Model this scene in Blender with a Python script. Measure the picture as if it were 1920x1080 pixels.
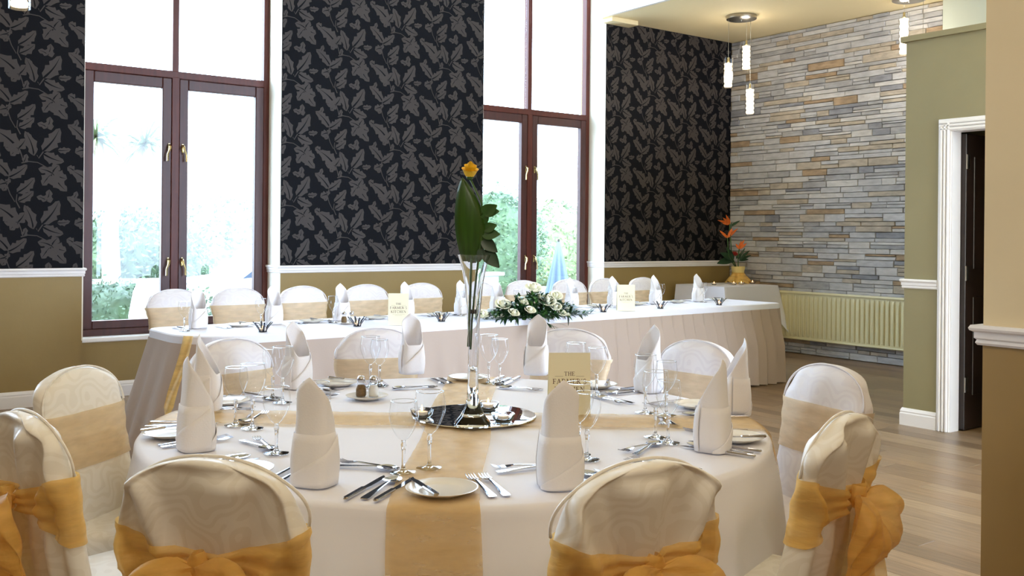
import bpy, math, random
import numpy as np
from mathutils import Matrix, Vector

for o in list(bpy.data.objects):
    bpy.data.objects.remove(o)
SC = bpy.context.scene
COL = SC.collection
PI = math.pi
R = math.radians

# ------------------------------------------------------------------ camera
# room axes: X along the window wall, Y towards it, Z up
FPX, PPX, PPY, ROLL, CH = 1800.0, 960.0, 441.0, 0.0095, 1.36
AZ = R(53.7)
FW = Vector((math.cos(AZ), math.sin(AZ), 0)); RT = Vector((math.sin(AZ), -math.cos(AZ), 0)); UP = Vector((0, 0, 1))
cam_d = bpy.data.cameras.new('camera'); cam = bpy.data.objects.new('camera', cam_d); COL.objects.link(cam)
cr, sr = math.cos(ROLL), math.sin(ROLL)
Rv = RT * cr + UP * sr; Uv = -RT * sr + UP * cr
m = Matrix((Rv, Uv, -FW)).transposed().to_4x4(); m.translation = Vector((0, 0, CH))
cam.matrix_world = m
cam_d.sensor_width = 36; cam_d.lens = 36 * FPX / 1920; cam_d.shift_y = -99 / 1920
cam_d.clip_start = 0.05; cam_d.clip_end = 200
SC.camera = cam

# ------------------------------------------------------------------ world, light, exposure
W = bpy.data.worlds.new('sky'); SC.world = W; W.use_nodes = True
bg = W.node_tree.nodes['Background']
bg.inputs[0].default_value = (0.62, 0.77, 1.0, 1); bg.inputs[1].default_value = 15.5
sun_d = bpy.data.lights.new('sun', 'SUN'); sun_d.energy = 9.0; sun_d.angle = R(3); sun_d.color = (1, .96, .88)
sun = bpy.data.objects.new('sun', sun_d); COL.objects.link(sun)
sun.rotation_euler = Vector((.62, .55, -.56)).to_track_quat('-Z', 'Y').to_euler()   # shines from behind the house onto the garden
for k, (x0, x1) in enumerate(((1.75, 3.42), (5.62, 7.3), (-2.15, -.45))):
    l = bpy.data.lights.new('window_portal', 'AREA'); l.shape = 'RECTANGLE'; l.size = x1 - x0; l.size_y = 4.6
    l.cycles.is_portal = True
    po = bpy.data.objects.new('window_portal', l); COL.objects.link(po)
    po.location = ((x0 + x1) / 2, 8.62, 2.8); po.rotation_euler = (R(-90), 0, 0)
SC.view_settings.view_transform = 'Standard'; SC.view_settings.look = 'None'
SC.view_settings.gamma = 1; SC.view_settings.use_curve_mapping = False
SC.view_settings.exposure = -0.02
SC.cycles.transparent_max_bounces = 32
WARM = (1.0, .91, .78)
def lamp(x, y, z, power, size=.06, col=WARM):
    l = bpy.data.lights.new('lamp_glow', 'POINT'); l.energy = power; l.color = col; l.shadow_soft_size = size
    o = bpy.data.objects.new('lamp_glow', l); COL.objects.link(o); o.location = (x, y, z); return o

# ------------------------------------------------------------------ pixel -> room helpers (surveying)
def ray(px, py):
    dx, dy = px - PPX, py - PPY
    return FW + RT * ((dx * cr + dy * sr) / FPX) - UP * ((-dx * sr + dy * cr) / FPX)
def atZ(px, py, z):
    d = ray(px, py); return Vector((0, 0, CH)) + d * ((z - CH) / d.z)
def atY(px, py, Y):
    d = ray(px, py); return Vector((0, 0, CH)) + d * (Y / d.y)

# ------------------------------------------------------------------ object helpers
def link(name, me, parent=None):
    o = bpy.data.objects.new(name, me); COL.objects.link(o)
    if parent: o.parent = parent
    return o
def tag(o, label=None, cat=None, group=None, kind=None):
    if label: o['label'] = label
    if cat: o['category'] = cat
    if group: o['group'] = group
    if kind: o['kind'] = kind
    return o
def thing(name, label, cat, loc=(0, 0, 0), rz=0, group=None, kind=None):
    o = link(name, None); o.location = loc; o.rotation_euler = (0, 0, rz); o.empty_display_size = .05
    return tag(o, label, cat, group, kind)
def copy_tree(o, loc=None, rz=None, label=None, group=None, parent=None):
    c = o.copy(); COL.objects.link(c)
    if parent: c.parent = parent
    if loc is not None: c.location = loc
    if rz is not None: c.rotation_euler = (0, 0, rz)
    if label: c['label'] = label
    if group: c['group'] = group
    for ch in KIDS.get(o.name, []): copy_tree(ch, parent=c)
    return c
KIDS = {}
def index_kids():
    KIDS.clear()
    for o in bpy.data.objects:
        if o.parent: KIDS.setdefault(o.parent.name, []).append(o)

class MB:
    def __init__(s): s.v = []; s.f = []; s.m = []; s.mi = 0
    def add(s, vs, fs):
        b = len(s.v); s.v.extend([tuple(p) for p in vs]); s.f.extend([tuple(i + b for i in f) for f in fs]); s.m.extend([s.mi] * len(fs)); return s
    def box(s, x0, x1, y0, y1, z0, z1):
        vs = [(x, y, z) for z in (z0, z1) for y in (y0, y1) for x in (x0, x1)]
        return s.add(vs, [(0, 2, 3, 1), (4, 5, 7, 6), (0, 1, 5, 4), (2, 6, 7, 3), (0, 4, 6, 2), (1, 3, 7, 5)])
    def bbox(s, x0, x1, y0, y1, z0, z1, b=.004):
        """box with chamfered edges"""
        b = min(b, (x1 - x0) * .45, (y1 - y0) * .45, (z1 - z0) * .45)
        def ring(z, i): return [(x0 + i + b, y0 + i, z), (x1 - i - b, y0 + i, z), (x1 - i, y0 + i + b, z), (x1 - i, y1 - i - b, z),
                                (x1 - i - b, y1 - i, z), (x0 + i + b, y1 - i, z), (x0 + i, y1 - i - b, z), (x0 + i, y0 + i + b, z)]
        rs = [ring(z0, b * .5), ring(z0 + b, 0), ring(z1 - b, 0), ring(z1, b * .5)]
        fs = [tuple(range(7, -1, -1)), tuple(range(24, 32))]
        for k in range(3):
            for i in range(8):
                j = (i + 1) % 8; fs.append((k * 8 + i, k * 8 + j, k * 8 + 8 + j, k * 8 + 8 + i))
        return s.add([p for r in rs for p in r], fs)
    def grid(s, fn, nu, nv, cu=False, cv=False):
        vs = [fn(i / nu, j / nv) for j in range(nv if cv else nv + 1) for i in range(nu if cu else nu + 1)]
        w = nu if cu else nu + 1; h = nv if cv else nv + 1; fs = []
        for j in range(nv):
            for i in range(nu):
                i2 = (i + 1) % w; j2 = (j + 1) % h
                fs.append((j * w + i, j * w + i2, j2 * w + i2, j2 * w + i))
        return s.add(vs, fs)
    def lathe(s, prof, n=24, c=(0, 0, 0)):
        vs = []; fs = []
        for r, z in prof:
            for i in range(n):
                a = 2 * PI * i / n; vs.append((c[0] + r * math.cos(a), c[1] + r * math.sin(a), c[2] + z))
        for k in range(len(prof) - 1):
            for i in range(n):
                j = (i + 1) % n; fs.append((k * n + i, k * n + j, k * n + n + j, k * n + n + i))
        return s.add(vs, fs)
    def tube(s, pts, rad, n=8, cap=True):
        pts = [Vector(p) for p in pts]; vs = []; fs = []; L = len(pts)
        rr = rad if isinstance(rad, (list, tuple)) else [rad] * L
        t0 = (pts[1] - pts[0]).normalized(); nx = t0.orthogonal().normalized()
        for k, p in enumerate(pts):
            t = (pts[min(k + 1, L - 1)] - pts[max(k - 1, 0)]).normalized()
            nx = (nx - t * nx.dot(t)); nx = nx.normalized() if nx.length > 1e-6 else t.orthogonal().normalized()
            ny = t.cross(nx)
            for i in range(n):
                a = 2 * PI * i / n; vs.append(p + (nx * math.cos(a) + ny * math.sin(a)) * rr[k])
        for k in range(L - 1):
            for i in range(n):
                j = (i + 1) % n; fs.append((k * n + i, k * n + j, k * n + n + j, k * n + n + i))
        if cap: fs.append(tuple(range(n - 1, -1, -1))); fs.append(tuple(range((L - 1) * n, L * n)))
        return s.add(vs, fs)
    def prism(s, poly, axis, a, b):
        """poly of 2D points extruded from a to b along axis ('x': poly is (y,z); 'y': (x,z); 'z': (x,y))"""
        def P(p, t): return {'x': (t, p[0], p[1]), 'y': (p[0], t, p[1]), 'z': (p[0], p[1], t)}[axis]
        n = len(poly); vs = [P(p, a) for p in poly] + [P(p, b) for p in poly]
        fs = [tuple(range(n - 1, -1, -1)), tuple(range(n, 2 * n))] + [(i, (i + 1) % n, n + (i + 1) % n, n + i) for i in range(n)]
        return s.add(vs, fs)
    def xf(s, M, start=0):
        for i in range(start, len(s.v)): s.v[i] = tuple(M @ Vector(s.v[i]))
        return s
    def mesh(s, name, mats, smooth=False, angle=None):
        me = bpy.data.meshes.new(name); me.from_pydata(s.v, [], s.f)
        for mt in (mats if isinstance(mats, (list, tuple)) else [mats]): me.materials.append(mt)
        if any(s.m): me.polygons.foreach_set('material_index', s.m)
        if smooth:
            me.polygons.foreach_set('use_smooth', [True] * len(me.polygons))
            if angle:
                import bmesh
                bm = bmesh.new(); bm.from_mesh(me)
                for e in bm.edges:
                    if len(e.link_faces) == 2 and e.calc_face_angle(0) > R(angle): e.smooth = False
                bm.to_mesh(me); bm.free()
        me.update(); return me
    def build(s, name, mats, parent=None, smooth=False, angle=None):
        return link(name, s.mesh(name, mats, smooth, angle), parent)
def fixn(o):
    import bmesh
    bm = bmesh.new(); bm.from_mesh(o.data); bmesh.ops.recalc_face_normals(bm, faces=bm.faces); bm.to_mesh(o.data); bm.free(); return o
def solid(o, t, off=0):
    md = o.modifiers.new('thick', 'SOLIDIFY'); md.thickness = t; md.offset = off; return o

# ------------------------------------------------------------------ materials
def lin(c): return tuple((x / 255 / 12.92 if x / 255 <= .04045 else ((x / 255 + .055) / 1.055) ** 2.4) for x in c) + (1,)
def mat(name, rgb, rough=.6, metal=0, spec=.5, var=0, vscale=8, bump=0, bscale=60, stretch=None, **kw):
    m = bpy.data.materials.new(name); m.use_nodes = True; nt = m.node_tree; b = nt.nodes['Principled BSDF']
    b.inputs['Base Color'].default_value = lin(rgb); b.inputs['Roughness'].default_value = rough
    b.inputs['Metallic'].default_value = metal; b.inputs['Specular IOR Level'].default_value = spec
    for k, v in kw.items(): b.inputs[k.replace('_', ' ')].default_value = v
    if var or bump:
        tc = nt.nodes.new('ShaderNodeTexCoord'); mp = nt.nodes.new('ShaderNodeMapping')
        nt.links.new(tc.outputs['Object'], mp.inputs[0])
        if stretch: mp.inputs['Scale'].default_value = stretch
    if var:
        n = nt.nodes.new('ShaderNodeTexNoise'); n.inputs['Scale'].default_value = vscale; n.inputs['Detail'].default_value = 6
        nt.links.new(mp.outputs[0], n.inputs[0])
        r = nt.nodes.new('ShaderNodeValToRGB'); c = lin(rgb)
        r.color_ramp.elements[0].position = .3; r.color_ramp.elements[1].position = .7
        r.color_ramp.elements[0].color = tuple(x * (1 - var) for x in c[:3]) + (1,)
        r.color_ramp.elements[1].color = tuple(min(1, x * (1 + var)) for x in c[:3]) + (1,)
        nt.links.new(n.outputs[0], r.inputs[0]); nt.links.new(r.outputs[0], b.inputs['Base Color'])
    if bump:
        n2 = nt.nodes.new('ShaderNodeTexNoise'); n2.inputs['Scale'].default_value = bscale; n2.inputs['Detail'].default_value = 5
        nt.links.new(mp.outputs[0], n2.inputs[0])
        bp = nt.nodes.new('ShaderNodeBump'); bp.inputs['Strength'].default_value = bump; bp.inputs['Distance'].default_value = .01
        nt.links.new(n2.outputs[0], bp.inputs['Height']); nt.links.new(bp.outputs[0], b.inputs['Normal'])
    return m
def emis(name, rgb, st):
    m = bpy.data.materials.new(name); m.use_nodes = True; nt = m.node_tree; nt.nodes.clear()
    e = nt.nodes.new('ShaderNodeEmission'); e.inputs[0].default_value = lin(rgb); e.inputs[1].default_value = st
    o = nt.nodes.new('ShaderNodeOutputMaterial'); nt.links.new(e.outputs[0], o.inputs[0]); return m
def glassy(name, tint=(255, 255, 255), ior=1.45, base=.0, gloss_rough=.02):
    """thin clear glass: see-through with a fresnel reflection"""
    m = bpy.data.materials.new(name); m.use_nodes = True; nt = m.node_tree; nt.nodes.clear()
    t = nt.nodes.new('ShaderNodeBsdfTransparent'); t.inputs[0].default_value = lin(tint)
    g = nt.nodes.new('ShaderNodeBsdfGlossy'); g.inputs['Roughness'].default_value = gloss_rough
    lw = nt.nodes.new('ShaderNodeLayerWeight'); lw.inputs[0].default_value = .5
    pw = nt.nodes.new('ShaderNodeMath'); pw.operation = 'POWER'; pw.inputs[1].default_value = 4.5; nt.links.new(lw.outputs['Facing'], pw.inputs[0])
    fr = nt.nodes.new('ShaderNodeMath'); fr.operation = 'MULTIPLY_ADD'; fr.inputs[1].default_value = .8; fr.inputs[2].default_value = ((ior - 1) / (ior + 1)) ** 2; nt.links.new(pw.outputs[0], fr.inputs[0])
    mx = nt.nodes.new('ShaderNodeMixShader'); o = nt.nodes.new('ShaderNodeOutputMaterial')
    if base:
        mm = nt.nodes.new('ShaderNodeMath'); mm.operation = 'ADD'; mm.inputs[1].default_value = base; mm.use_clamp = True
        nt.links.new(fr.outputs[0], mm.inputs[0]); nt.links.new(mm.outputs[0], mx.inputs[0])
    else: nt.links.new(fr.outputs[0], mx.inputs[0])
    nt.links.new(t.outputs[0], mx.inputs[1]); nt.links.new(g.outputs[0], mx.inputs[2]); nt.links.new(mx.outputs[0], o.inputs[0]); return m
def sheer(name, rgb, clear=.3, rough=.45, bump=.25):
    """organza: woven, partly see-through, light passes into it"""
    m = bpy.data.materials.new(name); m.use_nodes = True; nt = m.node_tree; b = nt.nodes['Principled BSDF']; out = nt.nodes['Material Output']
    b.inputs['Base Color'].default_value = lin(rgb); b.inputs['Roughness'].default_value = rough; b.inputs['Specular IOR Level'].default_value = .6
    b.inputs['Sheen Weight'].default_value = .25
    tr = nt.nodes.new('ShaderNodeBsdfTranslucent'); tr.inputs[0].default_value = lin(rgb)
    m1 = nt.nodes.new('ShaderNodeMixShader'); m1.inputs[0].default_value = .35
    nt.links.new(b.outputs[0], m1.inputs[1]); nt.links.new(tr.outputs[0], m1.inputs[2])
    tp = nt.nodes.new('ShaderNodeBsdfTransparent'); tp.inputs[0].default_value = (1, .93, .8, 1)
    m2 = nt.nodes.new('ShaderNodeMixShader')
    tc = nt.nodes.new('ShaderNodeTexCoord'); n = nt.nodes.new('ShaderNodeTexNoise'); n.inputs['Scale'].default_value = 9; n.inputs['Detail'].default_value = 4
    mp = nt.nodes.new('ShaderNodeMapping'); mp.inputs['Scale'].default_value = (1, 1, 4)
    nt.links.new(tc.outputs['Object'], mp.inputs[0]); nt.links.new(mp.outputs[0], n.inputs[0])
    mr = nt.nodes.new('ShaderNodeMapRange'); mr.inputs[1].default_value = .3; mr.inputs[2].default_value = .7
    mr.inputs[3].default_value = max(0, clear - .13); mr.inputs[4].default_value = clear + .13
    nt.links.new(n.outputs[0], mr.inputs[0]); nt.links.new(mr.outputs[0], m2.inputs[0])
    nt.links.new(m1.outputs[0], m2.inputs[1]); nt.links.new(tp.outputs[0], m2.inputs[2]); nt.links.new(m2.outputs[0], out.inputs[0])
    bp = nt.nodes.new('ShaderNodeBump'); bp.inputs['Strength'].default_value = bump; bp.inputs['Distance'].default_value = .01
    nt.links.new(n.outputs[0], bp.inputs['Height']); nt.links.new(bp.outputs[0], b.inputs['Normal'])
    return m
def damask(name, rgb, rgb2):
    """satin jacquard: swirls that differ in sheen and tone"""
    m = mat(name, rgb, .5, bump=0); nt = m.node_tree; b = nt.nodes['Principled BSDF']
    tc = nt.nodes.new('ShaderNodeTexCoord')
    wv = nt.nodes.new('ShaderNodeTexWave'); wv.wave_type = 'RINGS'; wv.rings_direction = 'SPHERICAL'
    wv.inputs['Scale'].default_value = 7.0; wv.inputs['Distortion'].default_value = 14; wv.inputs['Detail'].default_value = 0; wv.inputs['Detail Scale'].default_value = 2.2
    nt.links.new(tc.outputs['Object'], wv.inputs[0])
    r = nt.nodes.new('ShaderNodeValToRGB'); r.color_ramp.elements[0].position = .52; r.color_ramp.elements[1].position = .6
    r.color_ramp.elements[0].color = lin(rgb); r.color_ramp.elements[1].color = lin(rgb2)
    nt.links.new(wv.outputs[0], r.inputs[0]); nt.links.new(r.outputs[0], b.inputs['Base Color'])
    mr = nt.nodes.new('ShaderNodeMapRange'); mr.inputs[1].default_value = .5; mr.inputs[2].default_value = .6; mr.inputs[3].default_value = .6; mr.inputs[4].default_value = .33
    nt.links.new(wv.outputs[0], mr.inputs[0]); nt.links.new(mr.outputs[0], b.inputs['Roughness'])
    return m

M = dict(
    olive=mat('olive_paint', (150, 126, 76), .6, var=.05, vscale=3, bump=.05, bscale=40),
    olive2=mat('sage_paint', (146, 136, 100), .6, var=.04, vscale=3, bump=.05, bscale=40),
    beige=mat('beige_paint', (226, 206, 164), .6, var=.03, vscale=3),
    mustard=mat('ochre_paint', (158, 128, 74), .6, var=.05, vscale=3),
    white=mat('white_gloss_paint', (238, 234, 232), .3),
    cream=mat('cream_paint', (240, 236, 222), .55),
    ceil=mat('ceiling_paint', (238, 220, 176), .7, var=.02, vscale=2),
    hall=mat('brown_hall_paint', (120, 98, 62), .7, var=.05, vscale=2),
    pale=mat('pale_grey_green_paint', (190, 196, 182), .6),
    paper=mat('wallpaper_ground', (8, 9, 15), .7, var=.12, vscale=2, spec=.15),
    print_=mat('wallpaper_leaf_print', (64, 58, 55), .55, spec=.2, var=.08, vscale=3),
    wood=mat('mahogany_stain', (84, 38, 28), .42, var=.22, vscale=6, stretch=(6, 6, .6), spec=.3),
    wood_d=mat('mahogany_stain_dark', (66, 28, 22), .45, var=.2, vscale=6, stretch=(6, 6, .6)),
    brass=mat('satin_brass', (205, 188, 140), .25, metal=1),
    dark=mat('dark_brown_door', (38, 27, 22), .35, var=.15, vscale=5),
    steel=mat('polished_steel', (200, 200, 205), .13, metal=1),
    chrome=mat('brushed_nickel', (170, 165, 155), .28, metal=1),
    rad=mat('cream_enamel', (224, 214, 168), .35),
    grout=mat('stone_backing', (120, 114, 106), .9),
    linen=mat('white_linen', (246, 244, 247), .75, bump=.12, bscale=240),
    linen2=mat('white_table_linen', (236, 235, 243), .75, var=.02, vscale=2, bump=.1, bscale=5),
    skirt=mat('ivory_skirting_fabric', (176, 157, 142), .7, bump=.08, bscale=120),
    cover=damask('white_damask', (246, 242, 234), (240, 235, 225)),
    cover2=damask('white_damask_far', (238, 235, 238), (233, 229, 233)),
    gold=sheer('gold_organza', (253, 212, 118), .34, bump=.8),
    goldp=sheer('pale_gold_organza', (236, 216, 184), .4),
    goldr=sheer('runner_organza', (226, 190, 118), .55),
    china=mat('ivory_china', (240, 234, 222), .18, spec=.6),
    glass=glassy('clear_glass', (253, 254, 255), 1.4),
    glassb=mat('thick_glass', (250, 252, 255), 0, Transmission_Weight=1.0, IOR=1.45),
    pane=glassy('window_glass', (250, 253, 252), 1.45),
    bglass=glassy('smoky_blue_glass', (70, 88, 120), 1.6, .1),
    mirror=mat('mirror_glass', (235, 240, 245), .01, metal=1),
    card=mat('cream_card', (246, 240, 208), .6),
    ink=mat('brown_ink', (98, 66, 44), .6),
    wax=mat('white_wax', (250, 240, 225), .5),
    flame=emis('candle_flame', (255, 176, 96), 14),
    bulb=emis('lit_crystal', (255, 226, 178), 5.5),
    leaf=mat('leaf_green', (52, 92, 36), .4, var=.3, vscale=20),
    leafd=mat('leaf_dark_green', (30, 62, 34), .35, var=.3, vscale=20),
    leafb=mat('broad_leaf_green', (50, 84, 24), .32, var=.25, vscale=9, stretch=(8, 8, .5)),
    stem=mat('stem_green', (62, 96, 44), .45),
    yellow=mat('yellow_petal', (255, 208, 40), .5, var=.04, vscale=30),
    ivory=mat('ivory_petal', (252, 248, 226), .5, var=.05, vscale=30),
    orange=mat('orange_petal', (225, 110, 34), .45, var=.15, vscale=30),
    red=mat('red_bract', (170, 48, 36), .45, var=.2, vscale=30),
    pot=mat('yellow_glazed_pot', (236, 214, 140), .35),
    pepper=mat('ground_pepper', (120, 96, 62), .8, var=.3, vscale=200),
    salt=mat('salt', (235, 235, 232), .8),
    pave=mat('pale_paving', (196, 192, 184), .8, var=.06, vscale=1),
    gwall=mat('grey_garden_wall', (120, 124, 130), .8, var=.1),
    bush=mat('bush_leaf', (70, 92, 66), .5, var=.35, vscale=3, spec=.3),
    bush2=mat('bush_leaf_pale', (112, 128, 92), .5, var=.3, vscale=3, spec=.3),
    bark=mat('pale_bark', (150, 140, 126), .9, var=.15),
    carp=mat('white_car_paint', (235, 238, 240), .25),
    cargl=mat('car_glass', (70, 84, 104), .1),
    rubber=mat('black_rubber', (24, 24, 26), .7),
    para=mat('blue_grey_canvas', (84, 100, 118), .7),
    blue=mat('blue_glaze', (50, 90, 160), .4),
    frame=mat('chair_frame_metal', (60, 56, 52), .4, metal=.8),
)
def struct(o): o['kind'] = 'structure'; return o

# ================================================================== ROOM SHELL
YW, HZ, LOWZ, YG = 8.167, 5.3, 3.82, 8.45
WINS = [(1.77, 3.42), (5.615, 7.3), (-2.15, -.45)]
PIERS = [(-.45, 1.77), (3.42, 5.615), (7.3, 9.42), (-5.0, -2.15)]
RX = 9.42
# back (window) wall: piers
mb = MB()
for x0, x1 in PIERS: mb.box(x0, x1 if x1 < 9 else 9.6, YW, 8.60, 0, HZ)
for x0, x1 in WINS: mb.box(x0, x1, 8.32, 8.60, 0, .455)          # below each window, set back
wall_back = struct(mb.build('wall_back', M['olive']))
# white reveals
for (x0, x1) in WINS:
    mb = MB()
    mb.box(x1 - .004, x1 + .006, YW - .0005, 8.5, .49, HZ); mb.box(x0 - .006, x0 + .004, YW - .0005, 8.5, .49, HZ)
    mb.build('reveal', M['cream'], wall_back)

# --- wallpaper with its leaf print
def leaf_poly(mb, O, U, V, base, tip, w, lobes=3, bend=0.0, clip=None, n=12):
    """serrated two-halved leaf; O,U,V: plane frame; clip=(u0,u1,v0,v1)"""
    b = np.array(base, float); t = np.array(tip, float); ax = t - b; L = np.hypot(*ax); ax /= L; nr = np.array([-ax[1], ax[0]])
    for sd in (-1, 1):
        inner = []; outer = []
        for i in range(n + 1):
            s = i / n
            c = b + ax * L * s + nr * bend * math.sin(PI * s) * L
            pr = math.sin(PI * min(1, s ** .8)) ** .8
            ser = 1 - .48 * (1 - abs(2 * ((s * lobes + .5) % 1) - 1)) if 0 < s < 1 else 1
            inner.append(c + nr * sd * w * .075 * (1 - s)); outer.append(c + nr * sd * (w * .5 * pr * ser + w * .05) * (1 if s < 1 else 0))
        pts = inner + outer; vs = []
        for p in pts:
            u, v = p
            if clip: u = min(max(u, clip[0]), clip[1]); v = min(max(v, clip[2]), clip[3])
            vs.append(O + U * u + V * v)
        us = [max(clip[0], min(clip[1], p[0])) for p in pts]; vv = [max(clip[2], min(clip[3], p[1])) for p in pts]
        if max(us) - min(us) < 1e-4 or max(vv) - min(vv) < 1e-4: continue
        mb.add(vs, [(i, i + 1, n + 2 + i, n + 1 + i) if sd < 0 else (i, n + 1 + i, n + 2 + i, i + 1) for i in range(n)])
def stem_poly(mb, O, U, V, pts, w, clip):
    P = [np.array(p, float) for p in pts]; vs = []; k = len(P)
    for i, p in enumerate(P):
        t = P[min(i + 1, k - 1)] - P[max(i - 1, 0)]; t /= np.hypot(*t); n = np.array([-t[1], t[0]])
        for sd in (-1, 1):
            q = p + n * sd * w * .5 * (1 - .5 * i / k)
            vs.append(O + U * min(max(q[0], clip[0]), clip[1]) + V * min(max(q[1], clip[2]), clip[3]))
    mb.add(vs, [(2 * i, 2 * i + 2, 2 * i + 3, 2 * i + 1) for i in range(k - 1)])
LEAVES = [((240, 205), (158, 178), 52, 2), ((235, 205), (275, 148), 62, 2), ((238, 205), (322, 238), 74, 3), ((240, 210), (322, 322), 66, 3), ((238, 210), (182, 288), 62, 3), ((232, 215), (250, 290), 46, 2),
    ((482, 292), (352, 182), 92, 4), ((482, 292), (522, 226), 56, 2), ((484, 296), (408, 292), 56, 2), ((486, 298), (440, 342), 46, 2),
    ((362, 182), (322, 160), 46, 2), ((352, 178), (340, 205), 30, 1), ((206, 388), (222, 312), 44, 2), ((208, 385), (150, 362), 36, 2), ((204, 384), (244, 372), 30, 1),
    ((184, 540), (278, 384), 80, 4), ((188, 562), (304, 606), 66, 4), ((268, 532), (342, 520), 36, 3), ((134, 574), (82, 418), 58, 3),
    ((44, 340), (138, 238), 62, 4), ((50, 396), (134, 326), 50, 3), ((436, 472), (322, 356), 66, 4), ((352, 380), (380, 318), 34, 2),
    ((432, 482), (532, 396), 60, 4), ((418, 520), (366, 542), 52, 2), ((414, 515), (442, 496), 30, 2), ((512, 380), (528, 326), 32, 2), ((415, 530), (400, 572), 36, 2)]
STEMS = [[(500, 386), (540, 374), (590, 378), (650, 412)], [(434, 480), (424, 540), (440, 590), (466, 640)], [(58, 440), (38, 396), (42, 350)],
         [(488, 296), (502, 340), (512, 384)], [(186, 545), (160, 590), (150, 570)], [(134, 574), (142, 540), (128, 470), (100, 425)]]
def wallpaper(x0, x1, z0, z1, ph):
    pan = MB().box(x0 + .001, x1 - .001, YW - .004, YW - .0002, z0, z1).build('wallpaper', M['paper'], wall_back)
    mb = MB(); O = Vector((0, YW - .0052, 0)); U = Vector((1, 0, 0)); V = Vector((0, 0, 1)); clip = (x0 + .002, x1 - .002, z0, z1 - .002)
    sx, sz, TW, TH = .001264, .00118, .55, .567
    for i in range(int((x0 - ph) / TW) - 2, int((x1 - ph) / TW) + 2):
        for j in range(int(z0 / TH) - 2, int(z1 / TH) + 3):
            ox = ph + i * TW; oz = 1.2 + j * TH - (TH / 2 if i % 2 else 0) - TH * 2
            if ox > x1 + .1 or ox + .75 < x0 or oz - .8 > z1 or oz < z0 - .1: continue
            T = lambda p: (ox + p[0] * sx, oz - p[1] * sz)
            for li, (b, t, w, lo) in enumerate(LEAVES): leaf_poly(mb, O - Vector((0, .00009 * li, 0)), U, V, T(b), T(t), w * .00148, lo, .06 * (1 if (b[0] + t[1]) % 2 else -1), clip, n=10)
            for st in STEMS: stem_poly(mb, O, U, V, [T(p) for p in st], .009, clip)
    tag(mb.build('leaf_print', M['print_'], pan), kind='stuff')
wallpaper(-.45, 1.77, 1.065, HZ, 3.44 - .55 * 5); wallpaper(3.42, 5.615, 1.065, HZ, 3.44 - .1); wallpaper(7.3, RX, 1.065, LOWZ, 7.32)

# --- dado rail, baseboards
def rail_profile(t=.022, z0=1.0, z1=1.068):
    return [(0, z0), (.010, z0), (.014, z0 + .008), (.011, z0 + .018), (.016, z0 + .024), (.016, z0 + .044), (.024, z0 + .050), (.026, z0 + .058), (.022, z1), (0, z1)]
def moulding(name, segs, prof, mt):
    """segs: polyline list of (x,y) with the wall on the left; prof (offset to the right, z); mitred corners"""
    mb = MB(); P = [Vector((p[0], p[1], 0)) for p in segs]; n = len(prof); vs = []; fs = []
    for k, p in enumerate(P):
        ds = []
        if k > 0: ds.append((P[k] - P[k - 1]).normalized())
        if k < len(P) - 1: ds.append((P[k + 1] - P[k]).normalized())
        ns = [Vector((d.y, -d.x, 0)) for d in ds]
        nn = ns[0] if len(ns) == 1 else (ns[0] + ns[1]) / (1 + ns[0].dot(ns[1]))
        for o, z in prof: vs.append(p + nn * o + Vector((0, 0, z)))
    for k in range(len(P) - 1):
        for i in range(n):
            j = (i + 1) % n; fs.append((k * n + i, k * n + n + i, k * n + n + j, k * n + j))
    fs.append(tuple(range(n - 1, -1, -1))); fs.append(tuple(range((len(P) - 1) * n, len(P) * n)))
    mb.add(vs, fs); return fixn(mb.build(name, mt))
bprof = [(0, 0), (.018, 0), (.018, .085), (.014, .095), (.016, .102), (.010, .118), (.006, .125), (0, .125)]
g = 'dado rail'
struct(moulding('trim_1', [(-.45, 8.44), (-.45, YW), (1.77, YW), (1.77, 8.44)], rail_profile(), M['white']))
struct(moulding('trim_2', [(3.42, 8.44), (3.42, YW), (5.615, YW), (5.615, 8.44)], rail_profile(), M['white']))
struct(moulding('trim_3', [(7.3, 8.44), (7.3, YW), (RX, YW)], rail_profile(), M['white']))
struct(moulding('baseboard_back', [(-.45, 8.32), (-.45, YW), (1.77, YW), (1.77, 8.32), (3.42, 8.32), (3.42, YW), (5.615, YW), (5.615, 8.32), (7.3, 8.32), (7.3, YW), (RX, YW)], bprof, M['white']))

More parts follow.
